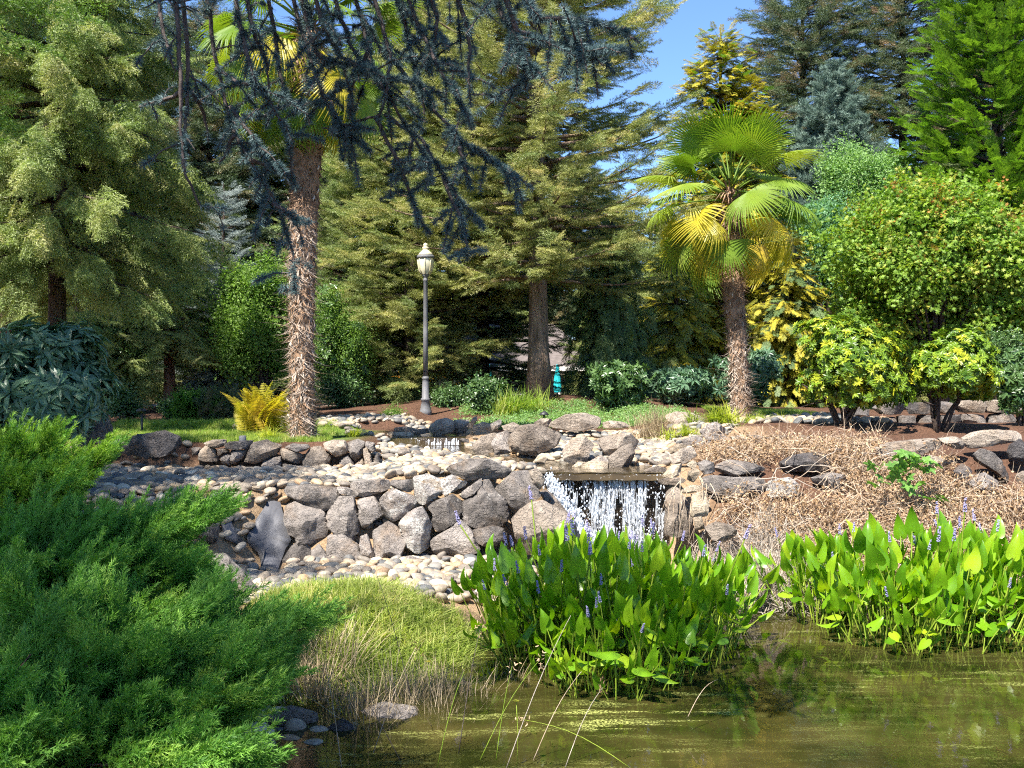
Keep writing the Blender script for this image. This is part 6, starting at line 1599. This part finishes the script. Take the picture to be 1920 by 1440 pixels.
# ------------------------------------------------------------------ blue cedar overhead
def make_cedar():
    rng = np.random.default_rng(91); base = Vector((-6.2, .6, .5)); root = thing('blue_cedar', 'blue cedar whose bare and needled branches hang into view from above', 'tree', base)
    b = Buf(); b.tube(np.array([[-6.2, .6, .2], [-6.2, .6, 3], [-6.1, .7, 7], [-6.1, .7, 13]]), [.42, .34, .24, .05], 12); part('trunk', b.mesh('trunk', 'bark_dark'), root)
    limbs = Buf(); P, X, Z, S = [], [], [], []
    hub = np.array([-2.0, 4.6, 4.9])
    limbs.tube(np.array([[-6.15, .65, 4.6], [-4.6, 2.2, 5.2], [-3.0, 3.7, 5.25], hub, [-.8, 5.3, 4.75], [.2, 5.6, 4.6]]), [.13, .10, .08, .06, .04, .02], 8)
    paths = [  # (list of px,py), depth, needle density from..to, bare?
        ([(335, 60), (338, 150), (332, 230), (345, 330), (372, 390), (430, 400)], 5.2, .25), ([(350, 90), (352, 180), (345, 260), (350, 330)], 5.3, .2),
        ([(345, 170), (300, 190), (268, 195)], 5.3, .6), ([(395, 40), (405, 130), (430, 230), (470, 300), (520, 390), (545, 470), (548, 540)], 5.5, .7),
        ([(405, 130), (450, 160), (485, 170)], 5.5, 1), ([(430, 200), (455, 230), (480, 260), (500, 300)], 5.4, 1), ([(470, 300), (540, 330), (555, 350)], 5.5, .9),
        ([(510, 380), (560, 410), (585, 415)], 5.5, 1), ([(440, 255), (420, 290), (405, 310)], 5.4, .4), ([(360, 170), (385, 220), (395, 260)], 5.4, .3),
        ([(515, 60), (530, 130), (550, 190), (620, 190), (660, 150)], 5.7, .9), ([(550, 190), (500, 215), (480, 225)], 5.7, .6), ([(620, 190), (640, 230), (700, 240)], 5.7, .8),
        ([(640, 40), (665, 100), (690, 140), (700, 160)], 5.6, 1), ([(715, 40), (735, 110), (720, 180), (705, 220), (640, 240), (600, 240)], 5.8, .35), ([(760, 40), (775, 120), (785, 180), (790, 220)], 5.8, 1),
        ([(735, 110), (790, 190), (840, 240), (860, 275), (915, 310), (960, 345)], 5.9, 1.1), ([(705, 220), (740, 290), (770, 370), (790, 420), (800, 440)], 5.9, .8), ([(720, 215), (790, 260), (830, 330), (855, 380), (905, 430)], 6.0, 1.1),
        ([(830, 330), (860, 400), (872, 440), (880, 490)], 6.0, .9), ([(860, 275), (870, 320), (885, 360)], 5.9, 1), ([(690, 100), (660, 160), (655, 220)], 5.6, .7), ([(790, 110), (850, 130), (870, 150)], 5.8, 1),
        ([(870, 30), (885, 90), (880, 150), (882, 190)], 5.4, .7), ([(940, 20), (970, 70), (985, 110), (990, 150)], 4.6, 1.2), ([(970, 60), (1040, 85), (1100, 95), (1180, 90)], 4.6, 1.2), ([(1000, 30), (1080, 40), (1150, 60), (1190, 80)], 4.6, 1.1),
        ([(780, 240), (770, 290), (760, 330)], 5.9, .8), ([(580, 60), (600, 110), (640, 130)], 5.6, .9), ([(470, 40), (490, 110), (500, 170)], 5.5, .7), ([(820, 30), (815, 90), (800, 130)], 5.7, .9), ([(300, 20), (320, 90), (330, 130)], 5.2, .5), ([(560, 40), (585, 130), (610, 200), (650, 260), (690, 290)], 5.7, .9), ([(680, 40), (700, 130), (745, 210), (800, 300), (815, 350)], 5.8, 1), ([(600, 40), (640, 110), (720, 150), (790, 160)], 5.5, 1), ([(780, 40), (820, 130), (870, 200), (890, 240)], 5.6, 1), ([(450, 50), (470, 140), (510, 210), (530, 260)], 5.4, .9),
    ]
    for pl_, D, dn in paths:
        q = np.array([at(x, y, D + .12 * math.sin(x * .05)) for x, y in pl_]); n = len(q); up0 = q[0]
        t = np.linspace(0, n - 1, n * 6); c = np.stack([np.interp(t, range(n), q[:, k_]) for k_ in range(3)], 1)
        c = c + np.cumsum(rng.normal(size=c.shape), 0) * .003
        if pl_[0][1] <= 95:                                      # carry the branch up to the limb above the picture
            e = hub + (q[0] - hub) * [.75, .75, 0] + [0, 0, .15]; c = np.concatenate([np.array([e, (e + c[0]) / 2 + [0, 0, .08]]), c])
        limbs.tube(c, np.linspace(.013, .0045, len(c)), 5)
        seg = np.linalg.norm(np.diff(c, axis=0), axis=1); cum = np.append(0, np.cumsum(seg)); L = cum[-1]
        def tuft_along(cc, dens, taper=True):
            sg = np.append(0, np.cumsum(np.linalg.norm(np.diff(cc, axis=0), axis=1))); Lt = sg[-1]; m = int(Lt / .024 * dens)
            for _ in range(m):
                u = rng.random() ** (.6 if taper else 1) * Lt; p = np.array([np.interp(u, sg, cc[:, i]) for i in range(3)]); tg = nrm(np.array([np.interp(min(Lt, u + .03), sg, cc[:, i]) for i in range(3)]) - np.array([np.interp(max(0, u - .03), sg, cc[:, i]) for i in range(3)]) + 1e-6)
                P.append(p); X.append(tg + rng.normal(size=3) * .1); Z.append(rng.normal(size=3)); S.append(rng.uniform(.75, 1.15))
        tuft_along(c, dn * 1.0)
        for _ in range(int(L * 5.5 * (.5 + dn))):                  # side shoots
            u = rng.uniform(.25, 1) * L; p = np.array([np.interp(u, cum, c[:, i]) for i in range(3)]); d = nrm(rng.normal(size=3) * [1, .8, .6] + [.15, 0, -.75]); l = rng.uniform(.07, .30)
            cc = np.array([p, p + d * l * .5 + [0, 0, .01], p + d * l + [0, 0, -.02]]); limbs.tube(cc, [.005, .004, .0025], 4); tuft_along(cc, .85 * min(1.2, dn + .35), False)
    part('limbs', limbs.mesh('limbs', 'twig'), root)
    foliage('needles', root, ['cedar_tuft'], P, X, Z, S, rng)
    # the crown above the picture, which shades the foreground
    lim = Buf(); P, X, Z, S = [], [], [], []
    for k_ in range(58):
        if k_ < 44:
            h = rng.uniform(5.6, 10.5); a = rng.uniform(0, 6.28); o = np.array([-6.1, .7, h]); L = rng.uniform(2.0, 3.2) * (1.15 - (h - 5.4) / 9)
        else:
            a = rng.uniform(0, 6.28); o = np.array([-1.3, 4.9, 5.5]) + rng.normal(size=3) * [.6, .4, .2]; L = rng.uniform(.5, 1.1)
        hd = np.array([math.cos(a), math.sin(a), 0]); ts = np.linspace(0, 1, 7)[:, None]; c = o + hd * L * ts + np.array([0, 0, 1.0]) * (L * (.22 * ts - .25 * ts ** 2)); lim.tube(c, np.linspace(.04 if k_ < 44 else .02, .01, 7), 5)
        for _ in range(int(L * 9)):
            u = rng.uniform(.1, 1); p = np.array([np.interp(u, ts[:, 0], c[:, i]) for i in range(3)]); P.append(p + rng.normal(size=3) * [.25, .25, .08]); X.append(hd + rng.normal(size=3) * [.9, .9, .15]); Z.append([0, 0, 1.0]); S.append(rng.uniform(.8, 1.4))
    part('crown_limbs', lim.mesh('crown_limbs', 'bark_dark'), root)
    foliage('crown', root, ['cedar_shade'], P, X, Z, S, rng)
make_cedar()

# ------------------------------------------------------------------ foreground stems and small flowers
def make_stalks():
    rng = np.random.default_rng(15)
    r = thing('dry_grass_stalks', 'tall thin dry grass stalks leaning over the bottom water edge', 'grass', (-.2, 5.9, 0))
    for (xa, ya), (xb, yb), D, mt in (((950, 1330), (1070, 1155), 5.4, 'grey_stem'), ((770, 1215), (705, 1075), 6.6, 'twig'), ((860, 1370), (900, 1180), 5.6, 'twig'), ((480, 1350), (400, 1262), 4.8, 'grey_stem'), ((750, 1370), (640, 1262), 5.5, 'twig'),
            ((1180, 1330), (980, 1350), 5.4, 'pickerel_stem'), ((900, 1360), (1010, 1240), 5.5, 'pickerel_stem'), ((1060, 1380), (1130, 1290), 5.4, 'grey_stem'), ((1290, 1330), (1345, 1275), 6.2, 'dry_stem'), ((700, 1380), (780, 1215), 5.6, 'dry_stem'),
            ((820, 1390), (870, 1260), 5.4, 'pickerel_stem'), ((930, 1390), (960, 1250), 5.5, 'pickerel_stem'), ((1000, 1390), (1090, 1260), 5.5, 'dry_stem'), ((640, 1390), (610, 1250), 5.4, 'dry_stem')):
        p, q = np.array(at(xa, ya, D)), np.array(at(xb, yb, D + .15)); p[2] = min(p[2], .1); ts = np.linspace(0, 1, 8)[:, None]; c = p + (q - p) * ts + np.array([0, 0, .05]) * np.sin(ts * 3.1)
        b = Buf(); b.tube(c, np.linspace(.0026, .0012, 8), 4); s = part('stalk', b.mesh('stalk', mt), r)
        if rng.random() < .6:
            b = Buf()
            for _ in range(16): leaf_shape(b, c[-1] + rng.normal(size=3) * [.02, .02, .03], rng.normal(size=3) + [0, 0, -.6], rng.normal(size=3), .025, .006)
            o = obj('seed_head', b.mesh('seed_head', 'dry_leaf'), s)
    k_ = 0
    proto('daisy', leaf_cluster(8, .012, .016, .008, .3), 'flower_orange', 1, 3)
    for px, py, D, lab in ((802, 1232, 6.9, 'upper yellow wildflower on the shady edge of the grass mound'), (803, 1241, 6.8, 'lower yellow wildflower on the shady edge of the grass mound'), (968, 1315, 5.6, 'yellow wildflower among the weeds near the bottom'), (500, 1323, 5.0, 'yellow wildflower at the tip of the nearest juniper')):
        p = at(px, py, D); g = max(0, gz(p.x, D)); f = thing('wildflower', lab, 'flower', (p.x, D, g), 'yellow wildflowers'); b = Buf(); b.tube(np.array([[0, 0, -.05], [.01, 0, (p.z - g) * .5], [0, 0, p.z - g]]), .002, 4); obj('stem', b.mesh('stem', 'pickerel_stem'), f)
        b = Buf()
        for q in range(9): a = q * .7; leaf_shape(b, np.array([0, 0, p.z - g]), np.array([math.cos(a), math.sin(a), .35]), np.array([0, 0, 1.0]), .020, .009)
        obj('blossom', b.mesh('blossom', 'golden_cypress'), f)
make_stalks()
print('objects', len(scene.objects))
